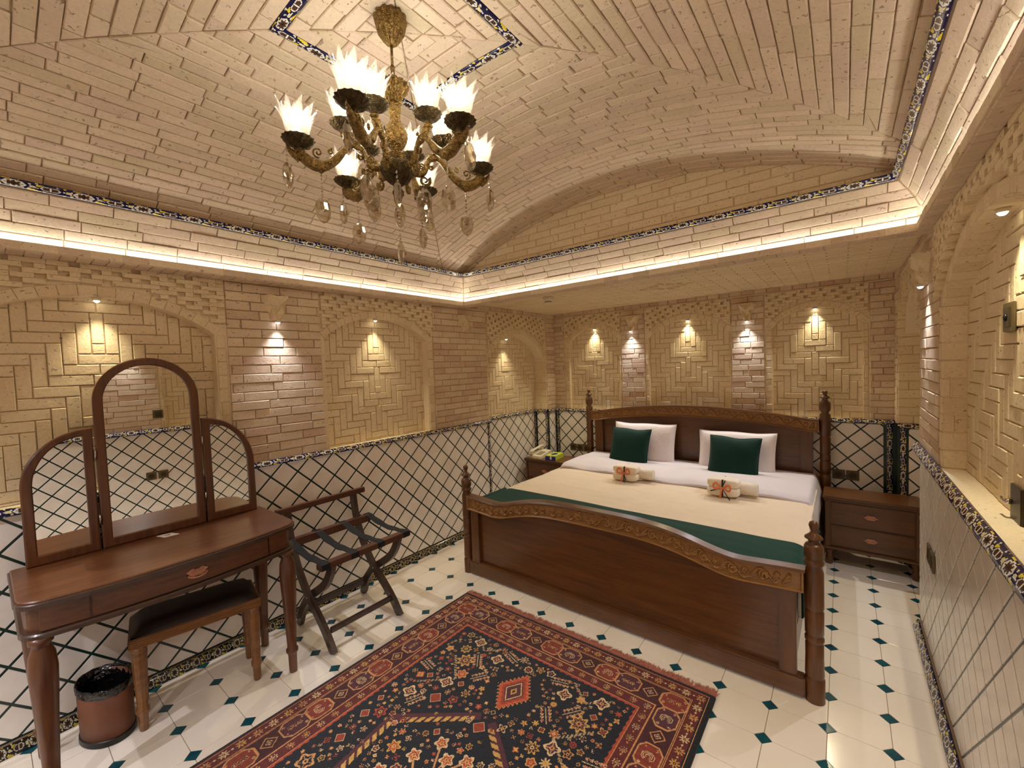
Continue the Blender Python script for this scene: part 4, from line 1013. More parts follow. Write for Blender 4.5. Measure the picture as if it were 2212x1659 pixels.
# ------------------------------------------------------------------ nightstands
def ornate_plate(m, cx, cz, y, w, h, n=(0, -1, 0)):
    pts = []
    for i in range(40):
        a = 2*math.pi*i/40; r = 1+0.10*math.cos(6*a)+0.05*math.cos(12*a)
        pts.append((w/2*r*math.cos(a)*0.9, h/2*r*math.sin(a)*0.9))
    m.prism(pts, 0, 0.004, frame((cx, y, cz), (1, 0, 0), n))
    m.tube([(cx+w*0.28*math.cos(t), y-0.006-0.010*math.sin(t*1), cz-0.004-h*0.12*math.sin(t)) for t in np.linspace(0, math.pi, 12)], 0.0028, 6)
    for k in (-1, 1): m.tube([(cx+k*w*0.25+0.008*math.cos(t), y-0.005, cz+0.007*math.sin(t)) for t in np.linspace(0, 5.5, 12)], 0.002, 5)
def nightstand(x0, x1, y0, y1, label):
    c = ((x0+x1)/2, (y0+y1)/2, 0); t = empty('nightstand', c, 0, label, 'nightstand', 'nightstands beside the bed'); I = Matrix.Translation((-c[0], -c[1], 0))
    def P_(m, n_, mat, lab=None, par=None): return m.build(n_, mat, par or t, I if par is None else None, lab)
    m = MB(); m.box(x0-0.006, x1+0.006, y0-0.012, y1, 0.478, 0.500, 0.006); m.box(x0, x1, y0-0.004, y1, 0.466, 0.479, 0.003); P_(m, 'top', 'bed_wood_x')
    m = MB(); m.box(x0+0.008, x1-0.008, y0+0.012, y1-0.005, 0.13, 0.467)
    for a, b in ((x0+0.008, x0+0.034), (x1-0.034, x1-0.008)): m.box(a, b, y0+0.002, y0+0.02, 0.13, 0.467, 0.003)
    P_(m, 'carcass', 'bed_wood_z')
    for z0, z1 in ((0.300, 0.462), (0.146, 0.294)):
        m = MB(); m.box(x0+0.040, x1-0.040, y0+0.0, y0+0.02, z0, z1, 0.005); d = P_(m, 'drawer', 'bed_wood_x')
        m = MB(); ornate_plate(m, (x0+x1)/2+0.0, (z0+z1)/2, y0-0.002, 0.072, 0.034); m.build('drawer_pull', 'copper_pull', d, None, 'copper coloured ornate pull')
    m = MB(); m.box(x0-0.002, x1+0.002, y0-0.006, y1-0.004, 0.115, 0.136, 0.005); P_(m, 'base_moulding', 'bed_wood_x')
    for x in (x0+0.03, x1-0.03):
        for y in (y0+0.03, y1-0.035):
            m = MB(); m.lathe([(0.020, 0.0), (0.026, 0.02), (0.024, 0.05), (0.016, 0.075), (0.026, 0.095), (0.026, 0.118)], 14, Matrix.Translation((x, y, 0))); P_(m, 'foot', 'bed_wood_z')
nightstand(2.340, 2.860, 1.478, 1.760, 'two drawer wooden nightstand with bare top between bed and right wall')
nightstand(-0.315, 0.200, 1.440, 1.750, 'two drawer wooden nightstand carrying the telephone in the left corner')
# ------------------------------------------------------------------ telephone and tissue box
ph = empty('telephone', (-0.205, 1.585, 0.5), -0.12, 'cream push button telephone with its handset on the left nightstand', 'telephone')
m = MB(); m.add([(-.085, -.10, 0), (.085, -.10, 0), (.085, .10, 0), (-.085, .10, 0), (-.08, -.095, .022), (.08, -.095, .022), (.08, .095, .065), (-.08, .095, .065)], [(3, 2, 1, 0), (4, 5, 6, 7), (0, 1, 5, 4), (1, 2, 6, 5), (2, 3, 7, 6), (3, 0, 4, 7)]); m.build('base', 'phone_cream', ph)
m = MB()
for i in range(4):
    for j in range(5):
        y = -0.055+j*0.020; z = 0.022+(y+0.095)/0.19*0.043; m.box(-0.012+i*0.019, 0.001+i*0.019, y-0.006, y+0.006, z, z+0.004)
m.build('keypad', 'phone_key', ph)
m = MB(); m.tube([(-0.055, -0.105, 0.055), (-0.055, -0.06, 0.072), (-0.055, 0.0, 0.084), (-0.055, 0.06, 0.098), (-0.055, 0.105, 0.098)], [(0.016, 0.024), (0.014, 0.021), (0.011, 0.018), (0.014, 0.021), (0.017, 0.025)], 10, up=(0, 0, 1)); m.lathe([(0.02, 0), (0.024, 0.012), (0.022, 0.02)], 14, Matrix.Translation((-0.055, -0.088, 0.032))); m.lathe([(0.02, 0), (0.024, 0.012), (0.022, 0.02)], 14, Matrix.Translation((-0.055, 0.088, 0.066))); m.build('handset', 'phone_cream', ph)
m = MB(); m.tube([(-0.055-0.03*t+0.006*math.cos(t*60), -0.10-0.035*math.sin(t*3.1), 0.008+0.004*math.sin(t*60)+0.02*(1-t)) for t in np.linspace(0, 1, 90)], 0.0025, 5); m.build('cord', 'phone_cream', ph)
tb = empty('tissue_box', (-0.005, 1.565, 0.5), 0.0, 'blue and lime green tissue box beside the telephone', 'tissue box')
tb.rotation_euler.z = 0.10
m = MB(); m.box(-0.06, 0.06, -0.10, 0.10, 0.0, 0.05, 0.001); m.build('carton', 'box_lime', tb)
m = MB(); m.box(-0.0605, 0.0605, -0.1008, -0.099, 0.0, 0.042); m.build('blue_end', 'box_blue', tb, None, 'deep blue end panel')
m = MB(); m.prism([(0.030*math.cos(a), 0.055*math.sin(a)) for a in np.linspace(0, 2*math.pi, 20, endpoint=False)], 0.0502, 0.0508); m.build('slot_print', 'box_blue', tb, None, 'blue oval around the opening')
m = MB(); m.prism([(0.010*math.cos(a), 0.04*math.sin(a)) for a in np.linspace(0, 2*math.pi, 16, endpoint=False)], 0.0508, 0.0512); m.build('opening', 'black_plastic', tb)
m = MB(); m.prism([(-0.012, -0.02), (0.012, -0.02), (0.009, 0.012), (0.0, 0.018), (-0.009, 0.012)], 0, 0.0008, frame((0.005, -0.1008, 0.03), (1, 0, 0), (0, -1, 0))); m.build('tab', 'tissue_white', tb)
# ------------------------------------------------------------------ sockets and switches
def wallplate(name, O, u, n, w, h, label, cat, group=None, kind='socket', parts=True, mat='plate_bronze'):
    t = empty(name, label=label, cat=cat, group=group or ('bronze wall sockets' if name == 'wall_socket' else None)); t.matrix_world = frame(O, u, n)
    m = MB(); m.box(-w/2, w/2, -h/2, h/2, 0, 0.008, 0.002); m.build('plate', mat, t)
    m = MB(); m.prism(circ(20) and [(x*w*0.3, y*w*0.3) for x, y in circ(20)], 0.007, 0.0095) if kind == 'socket' else m.box(-w*0.3, w*0.3, -h*0.34, h*0.34, 0.007, 0.012, 0.001)
    f = m.build('insert', 'plate_dark', t)
    if kind == 'socket':
        m = MB()
        for x in (-0.010, 0.010): m.prism([(x+a*0.0028, b*0.0028) for a, b in circ(8)], 0.0093, 0.0099)
        m.build('pin_hole', 'black_plastic', t)
    if kind == 'card': m = MB(); m.lathe([(0.012, 0.0), (0.011, 0.004), (0.002, 0.006)], 12, Matrix.Translation((0, 0, 0.012))); m.build('sensor', 'black_plastic', t)
    return t
for x, lab in ((2.423, 'bronze wall socket by the right bed post, left one of the pair'), (2.509, 'bronze wall socket above the right nightstand, right one of the pair')):
    wallplate('wall_socket', (x, YB-0.003, 0.560), (1, 0, 0), (0, -1, 0), 0.080, 0.076, lab, 'socket')
for x, lab in ((0.012, 'bronze wall socket above the left nightstand, leftmost of three'), (0.098, 'bronze wall socket above the left nightstand, middle one of three'), (0.183, 'bronze wall socket half behind the left bed post')):
    wallplate('wall_socket', (x, YB-0.003, 0.565), (1, 0, 0), (0, -1, 0), 0.078, 0.076, lab, 'socket')
wallplate('wall_socket', (XR-0.003, 0.450, 0.53), (0, -1, 0), (-1, 0, 0), 0.085, 0.085, 'bronze wall socket low on the right lattice dado, the farther one', 'socket')
wallplate('wall_socket', (XR-0.003, 0.545, 0.53), (0, -1, 0), (-1, 0, 0), 0.085, 0.085, 'bronze wall socket low on the right lattice dado beside the alcove corner', 'socket')
for y, lab in ((-1.209, 'bronze wall socket opposite the dresser, seen left in its mirror'), (-1.113, 'bronze wall socket opposite the dresser, seen right in its mirror')):
    wallplate('wall_socket', (XR-0.003, y, 0.535), (0, -1, 0), (-1, 0, 0), 0.082, 0.080, lab, 'socket')
wallplate('light_switch', (XR-0.003, -1.123, 1.16), (0, -1, 0), (-1, 0, 0), 0.085, 0.085, 'bronze light switch on the brick pier, seen high in the dresser mirror', 'switch', kind='switch')
wallplate('card_switch', (2.862, -0.285, 1.605), (0, -1, 0), (-1, 0, 0), 0.10, 0.090, 'dark bronze key card switch inside the right wall niche', 'switch', kind='card')
t = empty('wall_bracket', label='dark wall plate with a small chrome lever above the right sill', cat='bracket'); t.matrix_world = frame((2.862, -0.375, 1.05), (0, -1, 0), (-1, 0, 0))
m = MB(); m.box(-0.035, 0.06, -0.055, 0.055, 0, 0.010, 0.002); m.build('plate', 'plate_dark', t)
m = MB(); m.lathe([(0.008, 0), (0.008, 0.012), (0.004, 0.014)], 12, Matrix.Translation((-0.02, 0, 0.010))); m.tube([(-0.02, 0, 0.022), (-0.045, 0.0, 0.024), (-0.055, 0.004, 0.024)], [0.004, 0.0035, 0.003], 8); m.build('lever', 'chrome', t)
# smoke detector
sd = empty('smoke_detector', (0.473, 0.806, ZA-0.006), 0, 'round white smoke detector on the alcove ceiling above the bed', 'smoke detector')
m = MB(); m.lathe([(0.044, 0), (0.046, -0.006), (0.045, -0.026), (0.038, -0.034)], 28, caps=True); m.build('base', 'detector_white', sd)
m = MB(); m.lathe([(0.028, -0.034), (0.028, -0.048), (0.024, -0.053), (0.0, -0.054)], 24, caps=False); m.build('chamber', 'detector_white', sd)
m = MB()
for k in range(12):
    a = k*math.pi/6; m.box(-0.004, 0.004, -0.001, 0.0015, -0.047, -0.039, M=Matrix.Rotation(a, 4, 'Z')@Matrix.Translation((0, -0.028, 0)))
m.build('vent_slot', 'black_plastic', sd)
# ------------------------------------------------------------------ dresser
ZT = 0.765
dr = empty('dressing_table', (0.03, -1.75, 0), 0, 'reddish brown bow fronted dressing table with turned legs against the left wall', 'dressing table')
DI = Matrix.Translation((-0.03, 1.75, 0))
def outline(xb, xf, bow, yl, yr, rc, n=140):
    """CCW outline seen from above: back edge at xb, bowed front"""
    pts = [(xb, yr), (xb, yl)]
    ys = np.linspace(yl, yr, n)
    for y in ys:
        t = (y-(yl+yr)/2)/((yr-yl)/2); x = xf+bow*(1-t*t)
        d = min(y-yl, yr-y)
        if d < rc: x -= (rc-math.sqrt(max(0, rc*rc-(rc-d)**2)))*1.0
        pts.append((x, y))
    p = clean(pts, 0.002); return p if area(p) > 0 else p[::-1]
def slab(o, z0, z1, c=0.0):
    m = MB(); m.prism(o, z0, z1, None, c); return m
slab(outline(-0.19, 0.262, 0.062, -2.215, -1.285, 0.06), ZT-0.022, ZT, 0.004).build('table_top', 'desk_wood_y', dr, DI)
slab(outline(-0.19, 0.268, 0.062, -2.222, -1.278, 0.062), ZT-0.026, ZT-0.008, 0.003).build('top_edge', 'desk_edge', dr, DI, 'darker moulded edge')
slab(outline(-0.18, 0.240, 0.058, -2.200, -1.300, 0.055), 0.642, ZT-0.024).build('apron', 'desk_wood_y', dr, DI)
slab(outline(-0.18, 0.258, 0.060, -2.215, -1.285, 0.06), 0.626, 0.645, 0.005).build('apron_moulding', 'desk_edge', dr, DI)
def front_panel(ya, yb, z0, z1, name, th=0.010):
    n = 16; V = []; F = []
    for i in range(n+1):
        y = ya+(yb-ya)*i/n; t = (y+1.75)/0.45; x = 0.240+0.058*(1-t*t)-0.002
        V += [(x, y, z0), (x+th, y, z0), (x+th, y, z1), (x, y, z1)]
    for i in range(n):
        b = 4*i; F += [(b, b+4, b+5, b+1), (b+1, b+5, b+6, b+2), (b+2, b+6, b+7, b+3), (b+3, b+7, b+4, b)]
    F += [(0, 1, 2, 3), (4*n+3, 4*n+2, 4*n+1, 4*n)]
    m = MB(); m.add(V, F); return m.build(name, 'desk_wood_y', dr, DI)
dw = front_panel(-2.035, -1.432, 0.650, 0.738, 'drawer')
front_panel(-2.165, -2.043, 0.650, 0.738, 'front_panel'); front_panel(-1.424, -1.335, 0.650, 0.738, 'front_panel')
m = MB(); pts = []
for i in range(48):
    a = 2*math.pi*i/48; pts.append((0.036*math.cos(a)*(1+0.06*math.cos(8*a)), 0.016*math.sin(a)*(1+0.22*math.cos(6*a))+0.004*math.cos(a)**2*2))
fh = frame((0.3075, -1.722, 0.694), (0, 1, 0), (1, 0, 0)); m.prism(pts, 0, 0.003, fh)
m.tube([fh@Vector((0.033*math.cos(t), -0.004-0.012*math.sin(t), 0.006+0.010*math.sin(t))) for t in np.linspace(0, math.pi, 16)], 0.0032, 6)
for s_ in (-1, 1):
    m.tube([fh@Vector((s_*(0.012+0.010*math.cos(t)*(1-t/9)), 0.006+0.009*math.sin(t)*(1-t/9), 0.005)) for t in np.linspace(0, 7, 20)], 0.0018, 5)
m.tube([fh@Vector((0.004*math.sin(t*3), 0.004+t*0.006, 0.005)) for t in np.linspace(0, 2.3, 8)], [0.003, 0.003, 0.0025, 0.003, 0.0025, 0.002, 0.0015, 0.001], 6)
m.build('drawer_pull', 'copper_pull', dr, DI, 'copper coloured bail pull with scrolls')
LEG = [(0.017, 0.0), (0.019, 0.01), (0.020, 0.085), (0.022, 0.098), (0.028, 0.106), (0.028, 0.120), (0.021, 0.128), (0.024, 0.20), (0.030, 0.34), (0.036, 0.46), (0.038, 0.51), (0.034, 0.565), (0.025, 0.592), (0.023, 0.60), (0.032, 0.608), (0.032, 0.628)]
for x, y in ((0.243, -1.335), (0.243, -2.165), (-0.10, -1.335), (-0.10, -2.165)):
    m = MB(); m.lathe(LEG, 20, Matrix.Translation((x, y, 0))); m.build('leg', 'desk_wood_z', dr, DI)
# ------------------------------------------------------------------ triptych mirror
mi = empty('triptych_mirror', (-0.15, -1.75, ZT), 0, 'three panel arched dressing mirror in brown wooden frames standing on the dressing table', 'mirror')
MI = Matrix.Translation((0.15, 1.75, -ZT)); fM = frame((-0.15, 0, 0), (0, 1, 0), (1, 0, 0))
def ring_frame(outer, inner, name):
    n = len(outer); m = MB(); T0, T1 = -0.012, 0.012
    V = [(x, y, T0) for x, y in outer]+[(x, y, T1-0.003) for x, y in outer]+[(x, y, T1) for x, y in inset(outer, 0.005)]
    inn = inner; V += [(x, y, T1) for x, y in inset(inn, -0.004)]+[(x, y, T1-0.004) for x, y in inn]+[(x, y, T0) for x, y in inn]
    F = []
    for r in range(5):
        for k in range(n): F.append((r*n+k, r*n+(k+1) % n, (r+1)*n+(k+1) % n, (r+1)*n+k))
    for k in range(n): F.append((5*n+k, 5*n+(k+1) % n, (k+1) % n, k))
    m.add(V, F, False, fM); fr_ = m.build(name, 'desk_wood_z', mi, MI)
    g = MB(); g.prism(inset(inn, -0.003), -0.008, 0.0, fM); g.build('mirror_pane', 'mirror_glass', fr_, None)
    return fr_
def arch_outline(y0, y1, z0, zs, n=28):
    r = (y1-y0)/2; c = (y0+y1)/2
    return [(y0, z0), (y1, z0), (y1, zs)]+[(c+r*math.cos(a), zs+r*math.sin(a)) for a in np.linspace(0, math.pi, n)[1:-1]]+[(y0, zs)]
ring_frame(arch_outline(-1.945, -1.557, ZT, 1.423), arch_outline(-1.945+0.034, -1.557-0.034, ZT+0.040, 1.423), 'centre_frame')
def side_outline(yi, yo, z0, zo, zi, n=22):
    """yi = inner straight edge, yo = outer edge; top is a quarter ellipse from (yo,zo) up to (yi,zi)"""
    a_ = abs(yo-yi); b_ = zi-zo; sg = 1 if yo > yi else -1
    pts = [(yi, z0), (yo, z0), (yo, zo)]+[(yi+sg*a_*math.cos(t), zo+b_*math.sin(t)) for t in np.linspace(0, math.pi/2, n)[1:]]
    return pts if area(pts) > 0 else pts[::-1]
ring_frame(side_outline(-1.952, -2.172, ZT, 1.085, 1.312), side_outline(-1.952-0.032, -2.172+0.034, ZT+0.040, 1.085, 1.278), 'side_frame')
ring_frame(side_outline(-1.550, -1.318, ZT, 1.040, 1.305), side_outline(-1.550+0.034, -1.318-0.032, ZT+0.040, 1.040, 1.268), 'side_frame')
for y in (-1.9485, -1.5535):
    for z in (0.90, 1.19):
        m = MB(); m.lathe([(0.0035, -0.022), (0.0035, 0.022)], 8, Matrix.Translation((-0.136, y, z))); m.build('hinge', 'chrome', mi, MI)
m = MB(); m.box(-0.175, -0.162, -2.16, -1.33, ZT+0.0, ZT+0.05); m.build('back_rail', 'desk_edge', mi, MI)
cd = empty('paper_card', (-0.092, -1.728, ZT), 0.9, 'small white diamond shaped card lying on the dressing table by the mirror', 'card')
m = MB(); m.prism([(-0.048, 0), (0, -0.030), (0.048, 0), (0, 0.030)], 0, 0.0012); m.build('card', 'paper_card', cd)
m = MB()
for k in range(4): m.box(-0.014+k*0.003, 0.014-k*0.003, -0.010+k*0.006, -0.0075+k*0.006, 0.0012, 0.0016)
m.build('printed_lines', 'plate_bronze', cd)
# ------------------------------------------------------------------ stool
SR = math.atan2(0.418, 0.08)-math.pi/2
st = empty('stool', (0.003, -1.656, 0), 0, 'low wooden stool with dark padded seat and fluted legs pushed under the dressing table', 'stool'); st.rotation_euler.z = SR
m = MB(); m.box(-0.130, 0.130, -0.245, 0.245, 0.366, 0.412, 0.004); 
for z in (0.374, 0.384, 0.394): m.box(-0.1325, 0.1325, -0.2475, 0.2475, z, z+0.005, 0.002)
m.build('seat_frame', 'stool_wood', st)
V = []; F = []; n = 14
for i in range(n+1):
    for j in range(n+1):
        u, v = -1+2*i/n, -1+2*j/n; V.append((u*0.124, v*0.238, 0.412+0.045*((1-abs(u)**5)*(1-abs(v)**9))**0.6))
F = [(i*(n+1)+j, (i+1)*(n+1)+j, (i+1)*(n+1)+j+1, i*(n+1)+j+1) for i in range(n) for j in range(n)]
link('seat_pad', mesh('seat_pad', V, F, True), 'dark_leather', st)
SL = [(0.014, 0.0), (0.016, 0.008), (0.017, 0.07), (0.023, 0.078), (0.023, 0.096), (0.018, 0.104), (0.021, 0.18), (0.026, 0.30), (0.025, 0.335), (0.021, 0.345), (0.026, 0.355), (0.026, 0.370)]
for x in (-0.105, 0.110):
    for y in (-0.215, 0.212):
        m = MB(); m.lathe(SL, 32, Matrix.Translation((x, y, 0)), 10, 0.05); m.build('leg', 'stool_wood', st)
# ------------------------------------------------------------------ waste bin
bn = empty('waste_bin', (-0.045, -1.985, 0), 0.3, 'oval brown leather waste bin with black bag beneath the dressing table', 'waste bin')
def oval(rx, ry, z, n=48): return [(rx*math.cos(2*math.pi*i/n), ry*math.sin(2*math.pi*i/n), z) for i in range(n)]
def loft(rings, smooth=True, caps=True):
    n = len(rings[0]); V = [p for r in rings for p in r]; F = []
    for i in range(len(rings)-1):
        for k in range(n): F.append((i*n+k, i*n+(k+1) % n, (i+1)*n+(k+1) % n, (i+1)*n+k))
    if caps: F.append(tuple(range(n-1, -1, -1)))
    m = MB(); m.add(V, F, smooth); return m
loft([oval(0.112, 0.080, 0.022), oval(0.113, 0.081, 0.1), oval(0.115, 0.083, 0.232), oval(0.111, 0.079, 0.232), oval(0.109, 0.077, 0.03)], True).build('body', 'bin_leather', bn)
loft([oval(0.114, 0.082, 0.0), oval(0.117, 0.085, 0.004), oval(0.116, 0.084, 0.024), oval(0.112, 0.080, 0.026)], False).build('base_ring', 'black_plastic', bn)
rr = []
for k, (s_, z) in enumerate(((1.0, 0.205), (1.03, 0.215), (1.04, 0.232), (1.01, 0.243), (0.96, 0.238), (0.93, 0.19), (0.88, 0.12), (0.75, 0.06), (0.3, 0.05))):
    rr.append([((0.1155*s_)*math.cos(2*math.pi*i/40)*(1+0.006*math.sin(i*2.3+k)), (0.0835*s_)*math.sin(2*math.pi*i/40)*(1+0.008*math.sin(i*3.1+k*2)), z+0.0015*math.sin(i*1.9+k)) for i in range(40)])
loft(rr, True, False).build('bin_liner', 'bag_black', bn)
# ------------------------------------------------------------------ luggage rack
rk = empty('luggage_rack', (0.09, -0.91, 0), 0, 'dark wooden folding luggage rack with black straps between dressing table and bed', 'luggage rack'); RI = Matrix.Translation((-0.09, 0.91, 0))
def smooth_path(pts, n=26):
    P = np.array(pts, float); t = np.r_[0, np.cumsum(np.hypot(*np.diff(P, axis=0).T))]; T_ = np.linspace(0, t[-1], n)
    Q = np.c_[np.interp(T_, t, P[:, 0]), np.interp(T_, t, P[:, 1])]
    for _ in range(3): Q[1:-1] = (Q[:-2]+2*Q[1:-1]+Q[2:])/4
    return Q
def curved_leg(pts, y, wd=0.0225, th=0.013, mat='rack_leg_wood', name='leg'):
    Q = smooth_path(pts); V = []; F = []
    for i, (x, z) in enumerate(Q):
        a = Q[min(i+1, len(Q)-1)]-Q[max(i-1, 0)]; a = a/np.hypot(*a); nx_, nz_ = -a[1]*wd, a[0]*wd
        for sx, sy in ((1, -1), (1, 1), (-1, 1), (-1, -1)): V.append((x+nx_*sx, y+sy*th, max(0, z+nz_*sx)))
    for i in range(len(Q)-1):
        for k in range(4): F.append((4*i+k, 4*i+(k+1) % 4, 4*i+4+(k+1) % 4, 4*i+4+k))
    F += [(3, 2, 1, 0), tuple(4*(len(Q)-1)+k for k in range(4))]
    m = MB(); m.add(V, F); return m.build(name, mat, rk, RI)
A_ = [(-0.165, 0.69), (-0.155, 0.60), (-0.130, 0.50), (-0.070, 0.38), (0.025, 0.255), (0.145, 0.165), (0.235, 0.088), (0.300, 0.0)]
B_ = [(0.285, 0.485), (0.262, 0.42), (0.205, 0.345), (0.115, 0.285), (0.0, 0.215), (-0.085, 0.12), (-0.140, 0.0)]
for y in (-1.135, -0.705):
    curved_leg(A_, y-0.012); curved_leg(B_, y+0.012)
def bar(x0, x1, y0, y1, z0, z1, name, mat='rack_wood', c=0.003):
    m = MB(); m.box(x0, x1, y0, y1, z0, z1, c); m.build(name, mat, rk, RI)
bar(0.252, 0.302, -1.195, -0.612, 0.470, 0.502, 'top_rail'); bar(-0.140, -0.096, -1.195, -0.640, 0.492, 0.537, 'top_rail')
bar(-0.180, -0.148, -1.215, -0.635, 0.684, 0.718, 'back_rail'); bar(0.222, 0.240, -1.125, -0.715, 0.080, 0.112, 'stretcher', 'rack_leg_wood'); bar(-0.105, -0.088, -1.125, -0.715, 0.085, 0.118, 'stretcher', 'rack_leg_wood')
for y in (-1.165, -0.995, -0.825, -0.645):
    m = MB(); V = []; F = []; pth = [(0.302, 0.470), (0.304, 0.503), (0.258, 0.504)]+[(0.258-0.358*t, 0.504+0.034*t-0.022*math.sin(math.pi*t)) for t in np.linspace(0.05, 0.98, 12)]+[(-0.138, 0.539), (-0.140, 0.505)]
    for i, (x, z) in enumerate(pth):
        for yy in (y-0.023, y+0.023): V.append((x, yy, z+(0.003*math.sin(i*1.3)*(1 if yy > y else -1) if 3 < i < 14 else 0)))
    F = [(2*i, 2*i+1, 2*i+3, 2*i+2) for i in range(len(pth)-1)]
    m.add(V, F); o = m.build('strap', 'strap_web', rk, RI); o.modifiers.new('s', 'SOLIDIFY').thickness = 0.0035
for y in (-1.165, -0.645):
    pass
for y in (-1.158, -0.728):
    m = MB(); m.lathe([(0.005, 0), (0.005, 0.004), (0.002, 0.006)], 10, Matrix.Translation((0.05, y, 0.240))@Matrix.Rotation(math.pi/2, 4, 'X')); m.build('pivot_bolt', 'chrome', rk, RI)
# ------------------------------------------------------------------ rug
def make_rug():
    x0, x1, y0, y1 = RUG; W, L = x1-x0, y1-y0; cs = 0.0030; nx = int(W/cs); ny = int(1.75/cs)      # fine part near the bed end
    X = (np.arange(nx)+0.5)/nx*W; Yd = (np.arange(ny)+0.5)*cs                                     # Yd = distance from the bed end
    GX, GY = np.meshgrid(X, Yd, indexing='ij'); img = np.empty((nx, ny, 3))
    c = {k: np.array(rgb(*v)[:3]) for k, v in dict(black=(16, 15, 18), navy=(15, 18, 28), red=(98, 30, 24), dred=(68, 22, 22), tan=(204, 146, 88), gold=(206, 160, 82), cream=(222, 190, 140), rust=(176, 70, 44), plum=(84, 38, 46), teal=(30, 62, 62), orange=(196, 84, 46)).items()}
    r = np.random.RandomState(11)
    D = np.minimum(np.minimum(GX, W-GX), GY)                      # distance from edge (far end not shown)
    img[:] = c['navy']
    img[D < 0.262] = c['red']; img[D < 0.014] = c['black']; img[(GX > W-0.03)] = c['black']
    sel = (D > 0.085) & (D < 0.195); img[sel] = c['dred']
    for d0 in (0.020, 0.078, 0.083, 0.197, 0.202, 0.252): img[(D > d0) & (D < d0+0.0034)] = c['tan']
    img[(D > 0.256) & (D < 0.262+0.007*(np.abs(((GX+GY)*30) % 1-0.5)*2))] = c['rust']
    def win(cx, cy, R):
        i0, i1 = max(0, int((cx-R)/W*nx)), min(nx, int((cx+R)/W*nx)+2); j0, j1 = max(0, int((cy-R)/cs)), min(ny, int((cy+R)/cs)+2)
        return slice(i0, i1), slice(j0, j1)
    def polar(cx, cy, R):
        s = win(cx, cy, R*1.2); dx = GX[s]-cx; dy = GY[s]-cy; return s, np.hypot(dx, dy), np.arctan2(dy, dx), dx, dy
    def flower(cx, cy, R, k, c1, c2, c3=None, ph=0.0, depth=0.35):
        s, d, a, dx, dy = polar(cx, cy, R)
        if d.size == 0: return
        b = R*(1-depth*(0.5-0.5*np.cos(k*(a+ph)))); v = img[s]; v[d < b] = c1; v[d < b*0.72] = c2; v[d < R*0.28] = c1 if c3 is None else c3; v[d < R*0.12] = c2
        if R > 0.03: 
            m_ = (np.abs(np.sin(k*(a+ph)/2)) < 0.16) & (d < b*0.7) & (d > R*0.28); v[m_] = c1
    def line(x_0, y_0, x_1, y_1, wd, col, rope=False):
        R = math.hypot(x_1-x_0, y_1-y_0)/2+wd*2; s = win((x_0+x_1)/2, (y_0+y_1)/2, R); dx = GX[s]-x_0; dy = GY[s]-y_0
        if dx.size == 0: return
        ll = math.hypot(x_1-x_0, y_1-y_0); ux, uy = (x_1-x_0)/ll, (y_1-y_0)/ll; t = dx*ux+dy*uy; q_ = np.abs(-dx*uy+dy*ux)
        m_ = (t > 0) & (t < ll) & (q_ < wd)
        if rope: m_ &= (((t+(-dx*uy+dy*ux)*0.9)*(0.34/wd)) % 1 < 0.62)
        img[s][m_] = col
    def ringpoly(cx, cy, rx, ry, ux, uy, col, wd, fill=None, p_=1.0, cut=0.62):
        """elongated octagon with axes along (ux,uy)"""
        s = win(cx, cy, max(rx, ry)*1.3); dx = GX[s]-cx; dy = GY[s]-cy; a = np.abs(dx*ux+dy*uy)/rx; b = np.abs(-dx*uy+dy*ux)/ry
        d = np.maximum(np.maximum(a, b), (a+b)*cut); v = img[s]
        if fill is not None: v[d < 1] = fill
        v[(d < 1) & (d > 1-wd/min(rx, ry))] = col
    # guard bands of small rosettes
    def along(dist, step, fn):
        n1 = int((W-2*dist)/step); st_ = (W-2*dist)/n1
        for i in range(n1+1): fn(dist+i*st_, dist, 1, 0, i)
        n2 = int((1.75-dist)/step)
        for i in range(1, n2+1):
            fn(dist, dist+i*st_, 0, 1, i); fn(W-dist, dist+i*st_, 0, 1, i)
    pal = [c['gold'], c['cream'], c['tan'], c['rust']]
    along(0.050, 0.062, lambda x, y, ux, uy, i: (flower(x, y, 0.021, 8, (c['gold'], c['cream'], c['tan'])[i % 3], (c['gold'], c['cream'], c['tan'])[i % 3]*0.8, c['red'], 0, 0.55)))
    along(0.050, 0.031, lambda x, y, ux, uy, i: flower(x, y, 0.0055, 4, c['cream'], c['cream']) if i % 2 else None)
    along(0.227, 0.062, lambda x, y, ux, uy, i: flower(x, y, 0.017, 8, (c['gold'], c['tan'], c['cream'])[i % 3], c['plum'], c['gold'], 0.2, 0.5))
    along(0.227, 0.031, lambda x, y, ux, uy, i: flower(x, y, 0.005, 4, c['tan'], c['tan']) if i % 2 else None)
    def cartouche(x, y, ux, uy, i):
        if (x < 0.17 or x > W-0.17) and y < 0.17: ux, uy = 1, 0
        if i % 3 == 2:
            ringpoly(x, y, 0.036, 0.034, ux, uy, c['tan'], 0.006, c['dred'], cut=1.0); flower(x, y, 0.014, 4, c['cream'], c['plum']); return
        ringpoly(x, y, 0.060, 0.050, ux, uy, c['tan'], 0.0062, (c['rust']*0.55, c['plum'], c['rust']*0.6)[i % 3], cut=0.66)
        for k in range(3):
            if i % 2: ringpoly(x, y, 0.026-0.008*k, 0.020-0.006*k, 1, 0, c['cream'], 0.0022, None, cut=0.7)
            else: flower(x+(k-1)*0.020*ux, y+(k-1)*0.020*uy, 0.012, 5, c['tan'], c['dred'], c['cream'])
        for a, b in ((0.04, 0.022), (-0.04, 0.022), (0.04, -0.022), (-0.04, -0.022)):
            flower(x+a*ux-b*uy, y+a*uy+b*ux, 0.0065, 4, c['cream'], c['rust'])
    along(0.140, 0.098, cartouche)
    # field: scattered flowers, sprays, birds and rope zigzags
    fx0, fx1, fy0 = 0.275, W-0.275, 0.275
